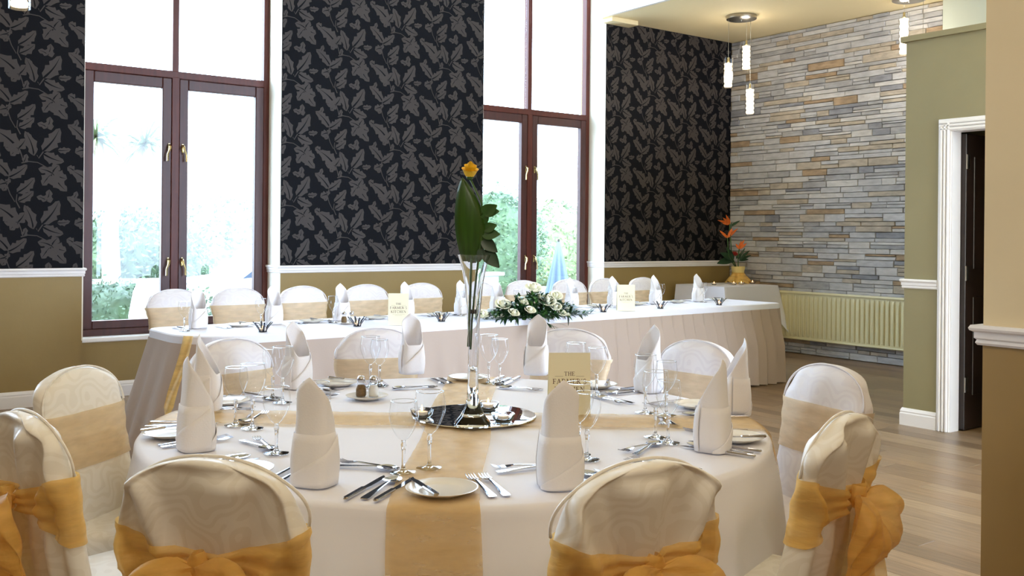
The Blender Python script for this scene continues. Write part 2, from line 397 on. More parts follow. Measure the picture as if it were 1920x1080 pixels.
# --- windows
def window(n, x0, x1):
    w = struct(thing('window_%d' % n, 'tall dark wooden window with two casements and lights above', None, ((x0 + x1) / 2, YG, .49)))
    ox, oz = (x0 + x1) / 2, .49
    def part(mb, name, mt, par=w):
        mb.xf(Matrix.Translation((-ox, -YG, -oz))); return mb.build(name, mt, par)
    s = (x1 - x0) / 1.65
    jl, jr = x0 + .055, x1 - .055; mx0, mx1 = x0 + .765 * s, x0 + .83 * s
    f = MB()
    f.bbox(x0, jl, YG - .01, YG + .07, .49, HZ); f.bbox(jr, x1, YG - .01, YG + .07, .49, HZ)
    part(f, 'jamb', M['wood'])
    part(MB().bbox(mx0, mx1, YG - .022, YG + .07, .545, 2.70), 'mullion', M['wood'])
    part(MB().bbox(mx0 + .006, mx1 - .006, YG - .012, YG + .07, 2.745, HZ), 'mullion', M['wood'])
    part(MB().bbox(jl, jr, YG - .02, YG + .07, 2.69, 2.752), 'transom', M['wood'])
    part(MB().bbox(jl, jr, YG - .02, YG + .07, .49, .548), 'bottom_rail', M['wood_d'])
    for a, b in ((jl, mx0 + .004), (mx1 - .004, jr)):
        part(MB().box(a, b, YG + .03, YG + .034, 2.75, HZ), 'pane', M['pane'])
    for k, (a, b) in enumerate(((jl, mx0), (mx1, jr))):
        c = MB(); st = .078
        c.bbox(a, a + st, YG - .016, YG + .05, .55, 2.688, .006); c.bbox(b - st, b, YG - .016, YG + .05, .55, 2.688, .006)
        c.bbox(a + st, b - st, YG - .014, YG + .05, 2.598, 2.688, .006); c.bbox(a + st, b - st, YG - .014, YG + .05, .55, .617, .006)
        cs = part(c, 'casement', M['wood_d'])
        part(MB().box(a + st, b - st, YG + .02, YG + .024, .615, 2.6), 'pane', M['pane'], cs)
        hx = b - .022 if k == 0 else a + .03; sg = -1 if k == 0 else 1
        for hz in (2.05, 1.065):
            h = MB(); h.bbox(hx - .009, hx + .009, YG - .026, YG - .014, hz - .0, hz + .075, .003)
            h.tube([(hx, YG - .03, hz + .06), (hx, YG - .055, hz + .045), (hx + sg * .004, YG - .06, hz + .02), (hx + sg * .02, YG - .058, hz - .02), (hx + sg * .022, YG - .058, hz - .08)], [.011, .011, .009, .008, .009], 8)
            part(h, 'handle', M['brass'], cs)
    return w
for n, (x0, x1) in enumerate(WINS):
    window(n + 1, x0, x1)
    sl = MB().bbox(x0 + .001, x1 - .001, 8.30, YG - .012, .456, .492, .008).build('trim_%d' % (n + 4), M['white']); struct(sl)

# --- ceilings, bulkhead
struct(MB().box(-5, 7.22, -5, 8.6, HZ, HZ + .15).build('ceiling', M['ceil']))
ca = MB().box(7.22, 9.6, -1, YW, LOWZ, LOWZ + .12); struct(ca.build('ceiling_alcove', M['ceil']))
struct(MB().box(7.18, 7.2198, -1, YW, LOWZ, HZ).build('wall_bulkhead', M['white']))
struct(MB().bbox(7.24, 7.64, 8.0, YW - .002, LOWZ - .05, LOWZ, .004).build('trim_7', M['ceil']))
# --- left and rear walls of the hall (behind the camera)
struct(MB().box(-5.2, -5, -5, 8.6, 0, HZ).build('wall_left', M['hall']))
struct(MB().box(-5, 3.24, -5.2, -5, 0, HZ).build('wall_rear', M['hall']))

# --- right stone wall
rng = random.Random(5)
SM = [mat('stone_pale_grey', (186, 185, 186), .85, var=.16, vscale=9, bump=.6, bscale=30, stretch=(1, 1, 3)), mat('stone_mid_grey', (166, 165, 166), .85, var=.2, vscale=9, bump=.6, bscale=30, stretch=(1, 1, 3)),
      mat('stone_white', (200, 197, 194), .85, var=.12, vscale=9, bump=.6, bscale=30, stretch=(1, 1, 3)), mat('stone_buff', (180, 169, 153), .85, var=.22, vscale=9, bump=.6, bscale=30, stretch=(1, 1, 3)),
      mat('stone_rust', (165, 142, 115), .85, var=.28, vscale=9, bump=.6, bscale=30, stretch=(1, 1, 3)), mat('stone_slate', (142, 143, 149), .85, var=.2, vscale=9, bump=.6, bscale=30, stretch=(1, 1, 3))]
wr = MB().box(RX + .03, 9.6, 5.35, YW, 0, LOWZ).build('wall_right', M['grout']); struct(wr)
struct(MB().box(RX - .02, 9.6, -1, 5.348, 0, LOWZ).build('wall_right_painted', M['pale']))
stones = []; z = .004
while z < LOWZ - .01:
    h = rng.choice([.042, .05, .058, .066, .075, .09]); h = min(h, LOWZ - .004 - z)
    if LOWZ - .004 - z - h < .03: h = LOWZ - .004 - z
    y = 5.352; y -= 0
    while y < YW - .003:
        L = rng.uniform(.16, .52); 
        if YW - .003 - (y + L) < .09: L = YW - .003 - y
        if h > .06 and rng.random() < .38:      # two thin stones instead of one
            k = rng.uniform(.35, .65); stones.append((y, y + L, z, z + h * k)); stones.append((y, y + L, z + h * k, z + h))
        else: stones.append((y, y + L, z, z + h))
        y += L
    z += h
def stone_mb(mb, s):
    y0, y1, z0, z1 = s; g_ = .0015; d = rng.uniform(0, .015); y0 += g_; y1 -= g_; z0 += g_ * .7; z1 -= g_ * .7; e = .005
    j = lambda a=.004: rng.uniform(-a, a)
    xs = RX - d
    ym = (y0 + y1) / 2 + j(.04)
    front = [(xs + j(), y0 + e, z0 + e), (xs + j(), ym, z0 + e * .6 + j(.002)), (xs + j(), y1 - e, z0 + e), (xs + j(), y1 - e, z1 - e), (xs + j(), ym, z1 - e * .6 + j(.002)), (xs + j(), y0 + e, z1 - e)]
    mid = [(RX + .006, y0, z0), (RX + .006, ym, z0), (RX + .006, y1, z0), (RX + .006, y1, z1), (RX + .006, ym, z1), (RX + .006, y0, z1)]
    bk = [(RX + .03, p[1], p[2]) for p in mid]
    fs = [(0, 5, 4, 1), (1, 4, 3, 2)]
    for a in (0, 6):
        for i in range(6): k = (i + 1) % 6; fs.append((a + i, a + k, a + 6 + k, a + 6 + i))
    mb.add(front + mid + bk, fs)
def sarea(s):
    if s[1] < 5.72: return 0 if s[2] < 3.2 else .2 * (s[1] - s[0]) * (s[3] - s[2])
    return (s[1] - s[0]) * (s[3] - s[2]) / (6 + s[0]) ** 2
order = sorted(range(len(stones)), key=lambda i: -sarea(stones[i])); single = set(order[:300])
rest = MB()
for i, s in enumerate(stones):
    r_ = rng.random(); mi = 0 if r_ < .34 else 1 if r_ < .52 else 2 if r_ < .72 else 3 if r_ < .88 else 4 if r_ < .93 else 5
    if i in single:
        mb = MB(); stone_mb(mb, s); mb.build('stone', SM[mi], wr)
    else: rest.mi = mi; stone_mb(rest, s)
tag(rest.build('small_stones', SM, wr), kind='stuff')

# --- radiator
rd = thing('radiator', 'long cream ribbed radiator mounted low on the stone wall', 'radiator', (9.34, 6.3, .17))
def rpart(mb, name, mt=M['rad']): mb.xf(Matrix.Translation((-9.34, -6.3, -.17))); return mb.build(name, mt, rd)
ry0, ry1, rz0, rz1 = 4.9, 7.42, .175, .735
rpart(MB().bbox(9.335, 9.355, ry0, ry1, rz0 + .02, rz1 - .02, .004), 'panel')
rpart(MB().bbox(9.318, 9.39, ry0, ry1, rz1 - .03, rz1, .012), 'top_grille'); rpart(MB().bbox(9.322, 9.38, ry0, ry1, rz0, rz0 + .02, .008), 'bottom_edge')
nrib = 42; pit = (ry1 - ry0) / nrib; ribm = None
for k in range(nrib):
    yc = ry0 + pit * (k + .5)
    if ribm is None:
        mb = MB(); hw = pit * .30
        prof = [(-hw, .0), (-hw * .7, -.013), (hw * .7, -.013), (hw, 0)]
        def ribf(u, v):
            q = u * 3; i = min(2, int(q)); f = q - i; p = prof[i]; p2 = prof[i + 1]
            zz = rz0 + .035 + v * (rz1 - rz0 - .08); end = min(1, min(v, 1 - v) * 14)
            return (0.0 + (p[1] + (p2[1] - p[1]) * f) * end, p[0] + (p2[0] - p[0]) * f, zz - .17)
        mb.grid(ribf, 3, 16); ribm = mb.mesh('rib', M['rad'], True)
    o = link('rib', ribm, rd); o.location = (9.335 - 9.34, yc - 6.3, 0)
for yb in (5.2, 6.3, 7.2): rpart(MB().box(9.355, 9.395, yb - .02, yb + .02, .3, .62), 'bracket')
pp = MB(); pp.tube([(9.36, 5.0, .2), (9.36, 5.0, .02)], .009); pp.tube([(9.36, 7.38, .2), (9.36, 7.38, .02)], .009); rpart(pp, 'pipe')

# --- lobby partition with door, near wall
PXW = 6.49
mb = MB(); mb.box(PXW, PXW + .11, 3.70, 3.97, 0, 2.80); mb.box(PXW, PXW + .11, 2.79, 3.70, 2.16, 2.80); mb.box(PXW, PXW + .11, 1.9, 2.79, 0, 2.80)
mb.box(PXW + .11, 9.4, 3.86, 3.97, 0, 2.80); mb.box(PXW + .11, 9.4, 1.9, 2.0, 0, 2.80); mb.box(9.3, 9.4, 2.0, 3.86, 0, 2.8)
wp = struct(mb.build('wall_partition', M['olive2']))
struct(MB().box(PXW - .03, 9.4, 1.87, 4.0, 2.80, 2.84).build('trim_8', M['olive2']))
struct(moulding('trim_9', [(PXW + .1, 3.97), (PXW, 3.97), (PXW, 3.71)], rail_profile(), M['white']))
struct(moulding('baseboard_partition', [(PXW + .1, 3.97), (PXW, 3.97), (PXW, 3.71)], bprof, M['white']))
dr = struct(thing('door_1', 'dark brown door standing open in a white moulded frame', None, (PXW, 3.2, 0)))
def dpart(mb, name, mt, par=dr): mb.xf(Matrix.Translation((-PXW, -3.2, 0))); return mb.build(name, mt, par)
for (ya, yb) in ((3.615, 3.71), (2.79, 2.885)):
    a = MB(); a.bbox(PXW - .012, PXW, ya, yb, 0, 2.2, .003)
    for q in (.1, .36, .62): a.bbox(PXW - .026, PXW - .011, ya + (yb - ya) * q, ya + (yb - ya) * (q + .2), 0, 2.2 - .01 - q * .05, .005)
    dpart(a, 'architrave', M['white'])
a = MB(); a.bbox(PXW - .0125, PXW, 2.79, 3.71, 2.12, 2.21, .003)
for q in (.1, .36, .62): a.bbox(PXW - .026, PXW - .011, 2.80, 3.70, 2.12 + .09 * q, 2.12 + .09 * (q + .2), .005)
dpart(a, 'architrave', M['white'])
a = MB(); a.box(PXW, PXW + .115, 3.612, 3.70, 0, 2.16); a.box(PXW, PXW + .115, 2.79, 2.88, 0, 2.16); a.box(PXW, PXW + .115, 2.88, 3.612, 2.12, 2.16)
dpart(a, 'jamb', M['white'])
df = MB().bbox(PXW + .12, PXW + .90, 3.575, 3.615, .01, 2.11, .004); leafo = dpart(df, 'door_leaf', M['dark'])
dpart(MB().bbox(PXW + .22, PXW + .80, 3.568, 3.576, .25, .95, .004), 'panel', M['dark'], leafo); dpart(MB().bbox(PXW + .22, PXW + .80, 3.568, 3.576, 1.15, 1.95, .004), 'panel', M['dark'], leafo)
for hz in (.28, 1.07, 1.86):
    h = MB(); h.box(PXW + .122, PXW + .165, 3.570, 3.575, hz, hz + .1); h.tube([(PXW + .118, 3.568, hz - .002), (PXW + .118, 3.568, hz + .102)], .007, 8)
    for q in range(4): h.tube([(PXW + .135 + .012 * (q % 2), 3.569, hz + .015 + .023 * q), (PXW + .135 + .012 * (q % 2), 3.5685, hz + .015 + .023 * q)], .003, 6)
    dpart(h, 'hinge', M['chrome'], leafo)
NX = 3.245
wn = struct(MB().box(NX, NX + .25, -5, 1.69, 0, HZ).build('wall_near', M['beige']))
MB().box(NX - .004, NX - .0002, -5, 1.6895, 0, 1.01).build('dado_paint', M['mustard'], wn)
big = [(a * 1.35, z_) for a, z_ in rail_profile(z0=1.0, z1=1.068)]
struct(moulding('trim_10', [(NX + .25, 1.69), (NX, 1.69), (NX, -5)], big, M['white']))
struct(moulding('baseboard_near', [(NX + .25, 1.69), (NX, 1.69), (NX, -5)], bprof, M['white']))

# --- floor: sub-floor and oak planks (running towards the window wall)
fl = struct(MB().box(-5.2, 9.6, -5.2, 8.6, -.12, -.018).build('floor', M['grout']))
PM = []
for k, c in enumerate(((138, 111, 82), (126, 101, 75), (146, 121, 92), (116, 93, 69), (133, 109, 83))):
    PM.append(mat('oak_%d' % k, c, .33, var=.24, vscale=5, stretch=(9, .8, 1), bump=.04, bscale=30, spec=.5))
PW = .135; pr = random.Random(11); planks = []
x = -5.2; row = 0
while x < 9.6:
    y = -5.2 - pr.uniform(0, 1.4)
    while y < 8.6:
        L = pr.choice([1.0, 1.4, 1.8]); planks.append((x, y, L)); y += L
    x += PW; row += 1
def vis(p):
    cx, cy = p[0] + PW / 2, p[1] + p[2] / 2; v = Vector((cx, cy, -CH)); D = v.dot(FW); 
    if D < .8: return None
    lx = v.dot(RT) / D * FPX + PPX; ly = CH / D * FPX + PPY
    if cx > 9.4 or cy > 8.3: return None
    if cy < 8.3 and cy > 4.4 and lx > 1380 and lx < 1720 and ly < 1080: return D
    if 3.2 < cx < 7.6 and 1380 < lx < 1850 and ly < 1150: return D
    if lx < 300 and lx > -60 and ly < 1000 and cy > 4: return D
    return None
cand = sorted([(vis(p), i) for i, p in enumerate(planks) if vis(p) is not None]); sing = set(i for d, i in cand[:300])
pmesh = {}; rest = MB()
for i, p in enumerate(planks):
    k = pr.choice([0, 0, 1, 1, 2, 3, 4, 4])
    if i in sing:
        key = (p[2], k)
        if key not in pmesh: pmesh[key] = MB().bbox(.0006, PW - .0006, .0008, p[2] - .0008, -.018, 0, .0014).mesh('plank', PM[k])
        o = link('plank', pmesh[key], fl); o.location = (p[0], p[1], 0)
    else:
        rest.mi = k; y0, y1 = max(p[1], -5.2), min(p[1] + p[2], 8.6)
        if y1 - y0 > .01: rest.box(p[0] + .0006, min(p[0] + PW, 9.6) - .0006, y0 + .0008, y1 - .0008, -.018, 0)
tag(rest.build('plank_field', PM, fl), kind='stuff')

# ================================================================== OUTSIDE (seen through the windows)
struct(MB().box(-30, 60, 8.6, 60, -.30, -.20).build('ground', M['pave']))
def bush(label, c, rx, ry, rz, n, mt, size=.07, seed=0, name='bush', cat='bush'):
    r = random.Random(seed); t = thing(name, label, cat, (c[0], c[1], c[2]))
    core = MB()
    def cf(u, v):
        a = 2 * PI * u; b = PI * (v - .5); k = .86 + .08 * math.sin(5 * a + 3 * b) + .05 * math.sin(11 * a)
        return (rx * k * math.cos(a) * math.cos(b), ry * k * math.sin(a) * math.cos(b), rz + rz * k * math.sin(b))
    core.grid(cf, 24, 12, cu=True); core.build('inner_foliage', mt, t, True)
    mb = MB()
    for i in range(n):
        a = r.uniform(0, 2 * PI); b = math.asin(r.uniform(-.9, 1)); k = r.uniform(.82, 1.08) * (1 + .08 * math.sin(5 * a + 3 * b))
        p = Vector((rx * k * math.cos(a) * math.cos(b), ry * k * math.sin(a) * math.cos(b), rz + rz * k * math.sin(b)))
        d = Vector((r.gauss(0, 1), r.gauss(0, 1), r.gauss(.3, 1))).normalized(); e = d.orthogonal().normalized(); s = size * r.uniform(.6, 1.3)
        mb.add([p, p + d * s * .5 + e * s * .25, p + d * s, p + d * s * .5 - e * s * .25], [(0, 1, 2, 3)])
    tag(mb.build('leaves', mt, t), kind='stuff'); return t
p = atY(220, 590, 11.2); bush('low clipped hedge just outside the left window', (p.x, 11.2, -.2), 1.15, .5, .50, 5000, M['bush'], .06, 1, 'hedge', 'hedge')
p = atY(232, 450, 17); bush('dark green bush beyond the garden wall behind the palm trunk', (p.x, 17, -.2), 1.45, .9, .95, 7000, M['bush'], .1, 2)
p = atY(432, 450, 19); bush('light green bush behind the parked white car', (p.x, 19, -.2), 1.2, .8, 1.15, 6000, M['bush2'], .1, 3)
p = atY(925, 450, 18); bush('round green bush seen through the right window, left casement', (p.x, 18, -.2), 1.5, .8, 1.3, 6000, M['bush'], .1, 4)
p = atY(1035, 450, 22); bush('pale loose bush seen through the right window, right casement', (p.x, 22, -.2), 2.0, .8, 1.35, 5000, M['bush2'], .12, 5)
gw = thing('garden_wall', 'low grey garden wall running behind the palm tree', 'garden wall', (4, 15.2, -.2))
for k in range(9): MB().bbox(-4 + k * 1.2, -4 + k * 1.2 + 1.19, -.1, .1, 0, .78, .01).build('panel', M['gwall'], gw)
MB().bbox(-4.05, 6.9, -.14, .14, .78, .84, .01).build('coping', M['pave'], gw)
# palm (cabbage tree)
p = atY(206, 450, 14.0); pt = thing('palm_tree', 'pale trunked palm tree with spiky heads outside the left window', 'palm tree', (p.x, 14.0, -.2))
tk = MB(); tk.tube([(0, 0, 0), (.03, 0, .8), (.0, 0, 1.6), (.08, 0, 2.15)], [.17, .13, .11, .09], 10); tk.tube([(.05, 0, 2.1), (.3, 0, 2.45), (.45, .0, 2.75)], [.07, .05, .05], 8)
tk.tube([(.05, 0, 2.1), (-.1, 0, 2.4), (-.15, 0, 2.8)], [.07, .05, .05], 8); tk.build('trunk', M['bark'], pt, True)
rr_ = random.Random(3)
for hx, hz in ((.45, 2.8), (-.2, 2.85)):
    mb = MB()
    for i in range(90):
        d = Vector((rr_.gauss(0, 1), rr_.gauss(0, 1), rr_.gauss(.25, .8))).normalized(); e = d.orthogonal().normalized() * .022; L = rr_.uniform(.38, .6)
        q = Vector((hx, 0, hz)); m1 = q + d * L * .55; tp = q + d * L - Vector((0, 0, .12))
        mb.add([q - e, q + e, m1 + e, m1 - e, tp], [(0, 1, 2, 3), (3, 2, 4)])
    tag(mb.build('frond_head', M['bush2'], pt), kind='stuff')
# parked white car
p = atY(447, 520, 13.2); cx = p.x + .9
ct = thing('car', 'white parked car with bluish windscreen outside the left window', 'car', (cx, 13.2, -.2))
bd = MB(); bd.prism([(-1.9, .25), (-1.95, .6), (-1.75, .86), (-1.0, .95), (1.2, .98), (1.9, .9), (2.0, .55), (1.95, .25)], 'y', -.8, .8); bd.build('body', M['carp'], ct)
cb = MB(); cb.prism([(-1.1, .94), (-.45, 1.42), (.6, 1.46), (1.3, .97)], 'y', -.68, .68); cb.build('cabin', M['cargl'], ct)
MB().prism([(-.5, 1.40), (-.42, 1.455), (.58, 1.50), (.68, 1.43)], 'y', -.70, .70).build('roof', M['carp'], ct)
for wx in (-1.25, 1.25):
    for wy in (-.78, .78):
        wm = MB().lathe([(.0, -.09), (.3, -.09), (.33, -.06), (.33, .06), (.3, .09), (0, .09)], 20); wm.xf(Matrix.Translation((wx, wy, .33)) @ Matrix.Rotation(R(90), 4, 'X')); wm.build('wheel', M['rubber'], ct)
# closed parasol and planter
p = atY(1047, 500, 13); ps = thing('closed_parasol', 'blue grey closed garden parasol outside the right window', 'parasol', (p.x, 13, -.2))
MB().lathe([(.02, 0), (.02, 1.5), (.0, 1.5)], 8).build('pole', M['frame'], ps)
MB().grid(lambda u, v: ((.03 + .26 * (1 - v) * (.75 + .25 * math.sin(2 * PI * u * 8))) * math.cos(2 * PI * u), (.03 + .26 * (1 - v) * (.75 + .25 * math.sin(2 * PI * u * 8))) * math.sin(2 * PI * u), .35 + v * 1.1), 48, 10, cu=True).build('canopy', M['para'], ps, True)
MB().lathe([(0, 0), (.25, 0), (.25, .06), (.05, .1), (0, .1)], 20).build('base', M['gwall'], ps)
p = atY(276, 590, 9.6); pl = thing('garden_urn', 'white garden urn with a blue foot outside the left window', 'urn', (p.x, 9.6, -.2))
MB().lathe([(0, 0), (.1, 0), (.11, .05), (.12, .28), (.0, .28)], 20).build('foot', M['blue'], pl); MB().lathe([(.09, .28), (.15, .45), (.17, .75), (.13, .98), (.10, 1.05), (.12, 1.1), (.0, 1.08)], 24).build('body', M['carp'], pl, True)

# ================================================================== TABLES
TC = Vector((1.73, 2.64, 0)); TR = .98; TZ = .75
def drape(th, s):
    """round cloth: outward radius at angle th, drop s (0..1)"""
    f = .5 + .5 * math.sin(13 * th + 1.3 * math.sin(3 * th) + .4)
    f2 = .5 + .5 * math.sin(7 * th + 2.1)
    return TR + .012 + .03 * min(1, s * 6) * .5 + s * (.01 + .055 * f ** 1.4 + .03 * f2)
rt = thing('round_table', 'round banquet table hidden under the white cloth in the foreground', 'table', TC)
MB().lathe([(0, .70), (.97, .70), (.985, .72), (.985, .738), (.97, .742), (0, .742)], 64).build('tabletop', M['wood'], rt)
for a in range(4):
    MB().tube([(.6 * math.cos(PI / 4 + a * PI / 2), .6 * math.sin(PI / 4 + a * PI / 2), 0), (.6 * math.cos(PI / 4 + a * PI / 2), .6 * math.sin(PI / 4 + a * PI / 2), .70)], .018, 10).build('leg', M['frame'], rt)
mb = MB()
def rc(u, v):
    th = 2 * PI * u
    if v < .3:
        r = TR * (v / .3) * .992; return (r * math.cos(th), r * math.sin(th), TZ - .003)
    w = (v - .3) / .7
    if w < .08:
        k = w / .08; r = TR * .992 + .022 * math.sin(k * PI / 2); return (r * math.cos(th), r * math.sin(th), TZ - .003 - .018 * (1 - math.cos(k * PI / 2)))
    s = (w - .08) / .92; zz = TZ - .021 - s * .69; r = drape(th, s); return (r * math.cos(th), r * math.sin(th), zz)
mb.grid(rc, 288, 46, cu=True); rcl = mb.build('tablecloth', M['linen2'], None, True); rcl.location = TC
tag(rcl, 'white floor-length cloth on the round table', 'tablecloth')
def runner(az, hw, label, group):
    ax = Vector((math.cos(az), math.sin(az), 0)); nx = Vector((-ax.y, ax.x, 0)); drop = .62; TL = 2 * (TR + drop)
    def f(u, v):
        c = (v - .5) * 2 * hw; a = (u - .5) * TL; wob = .0016 * math.sin(a * 37 + v * 5) + .0012 * math.sin(v * 19 + a * 7); c += .006 * math.sin(a * 6)
        e = math.sqrt(TR * TR - c * c) ; sg = 1 if a > 0 else -1; a_ = abs(a)
        if a_ < e - .02: q = ax * a + nx * c; return (q.x, q.y, TZ + .0018 + abs(wob))
        th = math.atan2(*(reversed(((ax * sg * e + nx * c).x, (ax * sg * e + nx * c).y)))) if False else math.atan2((ax * sg * e + nx * c).y, (ax * sg * e + nx * c).x)
        d = a_ - (e - .02)
        if d < .045:
            k = d / .045; r = e / math.cos(0) ; r0 = TR - .02 + .042 * math.sin(k * PI / 2); return (r0 * math.cos(th), r0 * math.sin(th), TZ + .002 - .022 * (1 - math.cos(k * PI / 2)))
        d -= .045; zz = TZ - .021 - d; s = (TZ - .021 - zz) / .69; r0 = drape(th, s) + .009 + abs(wob)
        return (r0 * math.cos(th), r0 * math.sin(th), zz)
    o = MB().grid(f, 260, 14).build('table_runner', M['goldr'], None, True); o.location = TC; return tag(o, label, 'table runner', group)
runner(R(53.7) + PI, .104, 'gold organza runner crossing the round table from front to back', 'organza runners on the round table')
r2 = runner(R(-36.3), .112, 'gold organza runner crossing the round table from left to right', 'organza runners on the round table'); r2.location.z += .0025

# --- long head table
HA = math.atan(.043); HX0, HX1, HY0, HD, HTZ = 1.80, 7.45, 5.60, .78, .742
HL = (HX1 - HX0) / math.cos(HA)
hO = Vector((HX0, HY0, 0))
ht = thing('long_table', 'long top table hidden under the pleated cloth by the windows', 'table', hO, HA)
for k in range(3): MB().bbox((.14 if k == 0 else .0) + k * HL / 3, (k + 1) * HL / 3 - (.03 if k == 2 else 0), (.14 if k == 0 else .03), HD - .03, .70, .732, .004).build('tabletop', M['wood'], ht)
for k in range(4):
    for yy in (.08, HD - .08):
        xx = (.2 if k == 0 else .08 + k * (HL - .16) / 3); yy = max(yy, .2) if k == 0 else yy; MB().tube([(xx, yy, 0), (xx, yy, .70)], .016, 8).build('leg', M['frame'], ht)
def perim(n=900):
    """rounded rectangle of the table edge, starting at the back right, going back-left, front-left, front-right"""
    rc_ = {0: .04, 1: .12, 2: .34, 3: .03}; pts = []
    C_ = [(HL, HD), (0, HD), (0, 0), (HL, 0)]
    segs = []
    for k in range(4):
        r_ = rc_[k]; c = C_[k]; sx = 1 if c[0] > 1 else -1; sy = 1 if c[1] > .1 else -1
        cc = (c[0] - sx * r_, c[1] - sy * r_); a0 = [0, 90, 180, 270][k]
        for i in range(9): a = R(a0 + i * 90 / 8); segs.append((cc[0] + r_ * math.cos(a), cc[1] + r_ * math.sin(a)))
    segs.append(segs[0]); L = [0]
    for i in range(1, len(segs)): L.append(L[-1] + math.dist(segs[i], segs[i - 1]))
    for i in range(n):
        d = L[-1] * i / n; k = max(j for j in range(len(L)) if L[j] <= d); k = min(k, len(segs) - 2); f = (d - L[k]) / max(1e-9, L[k + 1] - L[k])
        p = (segs[k][0] + (segs[k + 1][0] - segs[k][0]) * f, segs[k][1] + (segs[k + 1][1] - segs[k][1]) * f)
        t = (segs[k + 1][0] - segs[k][0], segs[k + 1][1] - segs[k][1]); l = math.hypot(*t); pts.append((p[0], p[1], t[1] / l, -t[0] / l, d))
    return pts
PP = perim(1100)
hc = thing('long_tablecloth', 'white cloth with pleated ivory skirt on the long top table', 'tablecloth', hO, HA)
top = MB(); np_ = len(PP)
top.add([(p[0] + p[2] * o_, p[1] + p[3] * o_, z_) for o_, z_ in ((-.02, HTZ), (.004, HTZ - .001), (.011, HTZ - .008), (.012, HTZ - .055)) for p in PP] + [(HL / 2, HD / 2, HTZ)],
        [(k * np_ + i, k * np_ + np_ + i, k * np_ + np_ + (i + 1) % np_, k * np_ + (i + 1) % np_) for k in range(3) for i in range(np_)] + [tuple(range(np_))])
top.f = [f for f in top.f]; top.build('top_cloth', M['linen2'], hc)
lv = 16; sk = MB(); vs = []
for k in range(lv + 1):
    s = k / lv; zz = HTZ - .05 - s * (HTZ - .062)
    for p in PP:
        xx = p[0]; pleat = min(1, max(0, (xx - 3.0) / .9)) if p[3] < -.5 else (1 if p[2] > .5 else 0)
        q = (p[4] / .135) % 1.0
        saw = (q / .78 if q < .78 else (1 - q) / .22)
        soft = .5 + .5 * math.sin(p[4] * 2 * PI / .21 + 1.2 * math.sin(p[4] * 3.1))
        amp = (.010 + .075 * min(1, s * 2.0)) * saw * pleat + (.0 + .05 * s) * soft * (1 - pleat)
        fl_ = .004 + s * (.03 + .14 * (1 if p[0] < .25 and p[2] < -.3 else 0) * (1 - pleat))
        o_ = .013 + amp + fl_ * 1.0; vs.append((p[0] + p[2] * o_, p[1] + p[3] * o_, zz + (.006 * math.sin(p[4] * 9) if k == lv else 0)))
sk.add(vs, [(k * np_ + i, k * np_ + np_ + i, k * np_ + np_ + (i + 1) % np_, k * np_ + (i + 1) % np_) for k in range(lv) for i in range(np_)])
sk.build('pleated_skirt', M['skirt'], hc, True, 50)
# gold ribbon hanging at the left end
def gf(u, v):
    zz = HTZ - v * .46; w = .034 * (1 if v < .88 else (1 - (v - .88) / .12 * .8)); an = R(214 - 3 * v); off = .022 + .165 * v + .006 * math.sin(u * PI * 2 + v * 5)
    n_ = (math.cos(an), math.sin(an)); t_ = (-n_[1], n_[0]); c = (u - .5) * 2 * w + .008 * math.sin(v * 6)
    return (.34 + n_[0] * (.34 + off) + t_[0] * c, .34 + n_[1] * (.34 + off) + t_[1] * c, zz)
gr = MB().grid(gf, 10, 24).build('gold_ribbon', M['gold'], None, True); gr.location = hO; gr.rotation_euler = (0, 0, HA)
tag(gr, 'gold organza ribbon hanging down at the left end of the long table', 'ribbon')

# --- corner side table
st = thing('side_table', 'small white-legged side table in the corner by the stone wall', 'table', (8.84, 7.7, 0))
MB().bbox(-.46, .46, -.37, .37, .76, .79, .006).build('tabletop', M['cream'], st)
for sx in (-1, 1):
    for sy in (-1, 1): MB().tube([(sx * .42, sy * .33, 0), (sx * .41, sy * .32, .76)], [.017, .022], 10).build('leg', M['cream'], st)
def sc(u, v):
    th = 2 * PI * u; c, s_ = math.cos(th), math.sin(th); k = 1 / max(abs(c) / .475, abs(s_) / .385)
    x_, y_ = c * k, s_ * k
    if v < .25: return (x_ * v * 4, y_ * v * 4, .795)
    w = (v - .25) / .75; corner = min(abs(x_) / .475, abs(y_) / .385) ** 3
    drop = w * (.28 + .34 * corner); fl_ = 1 + (.04 + .10 * corner * 1.0) * w + .012 * w * math.sin(th * 22); fx = min(x_ * fl_, .53)
    return (fx, y_ * (1 + (.05 + .36 * corner * (y_ < 0)) * w), .795 - drop)
mb = MB().grid(sc, 160, 20, cu=True); sc_ = mb.build('corner_tablecloth', M['linen2'], None, True, 60); sc_.location = (8.84, 7.7, 0)
tag(sc_, 'white cloth with hanging corners on the small corner table', 'tablecloth')

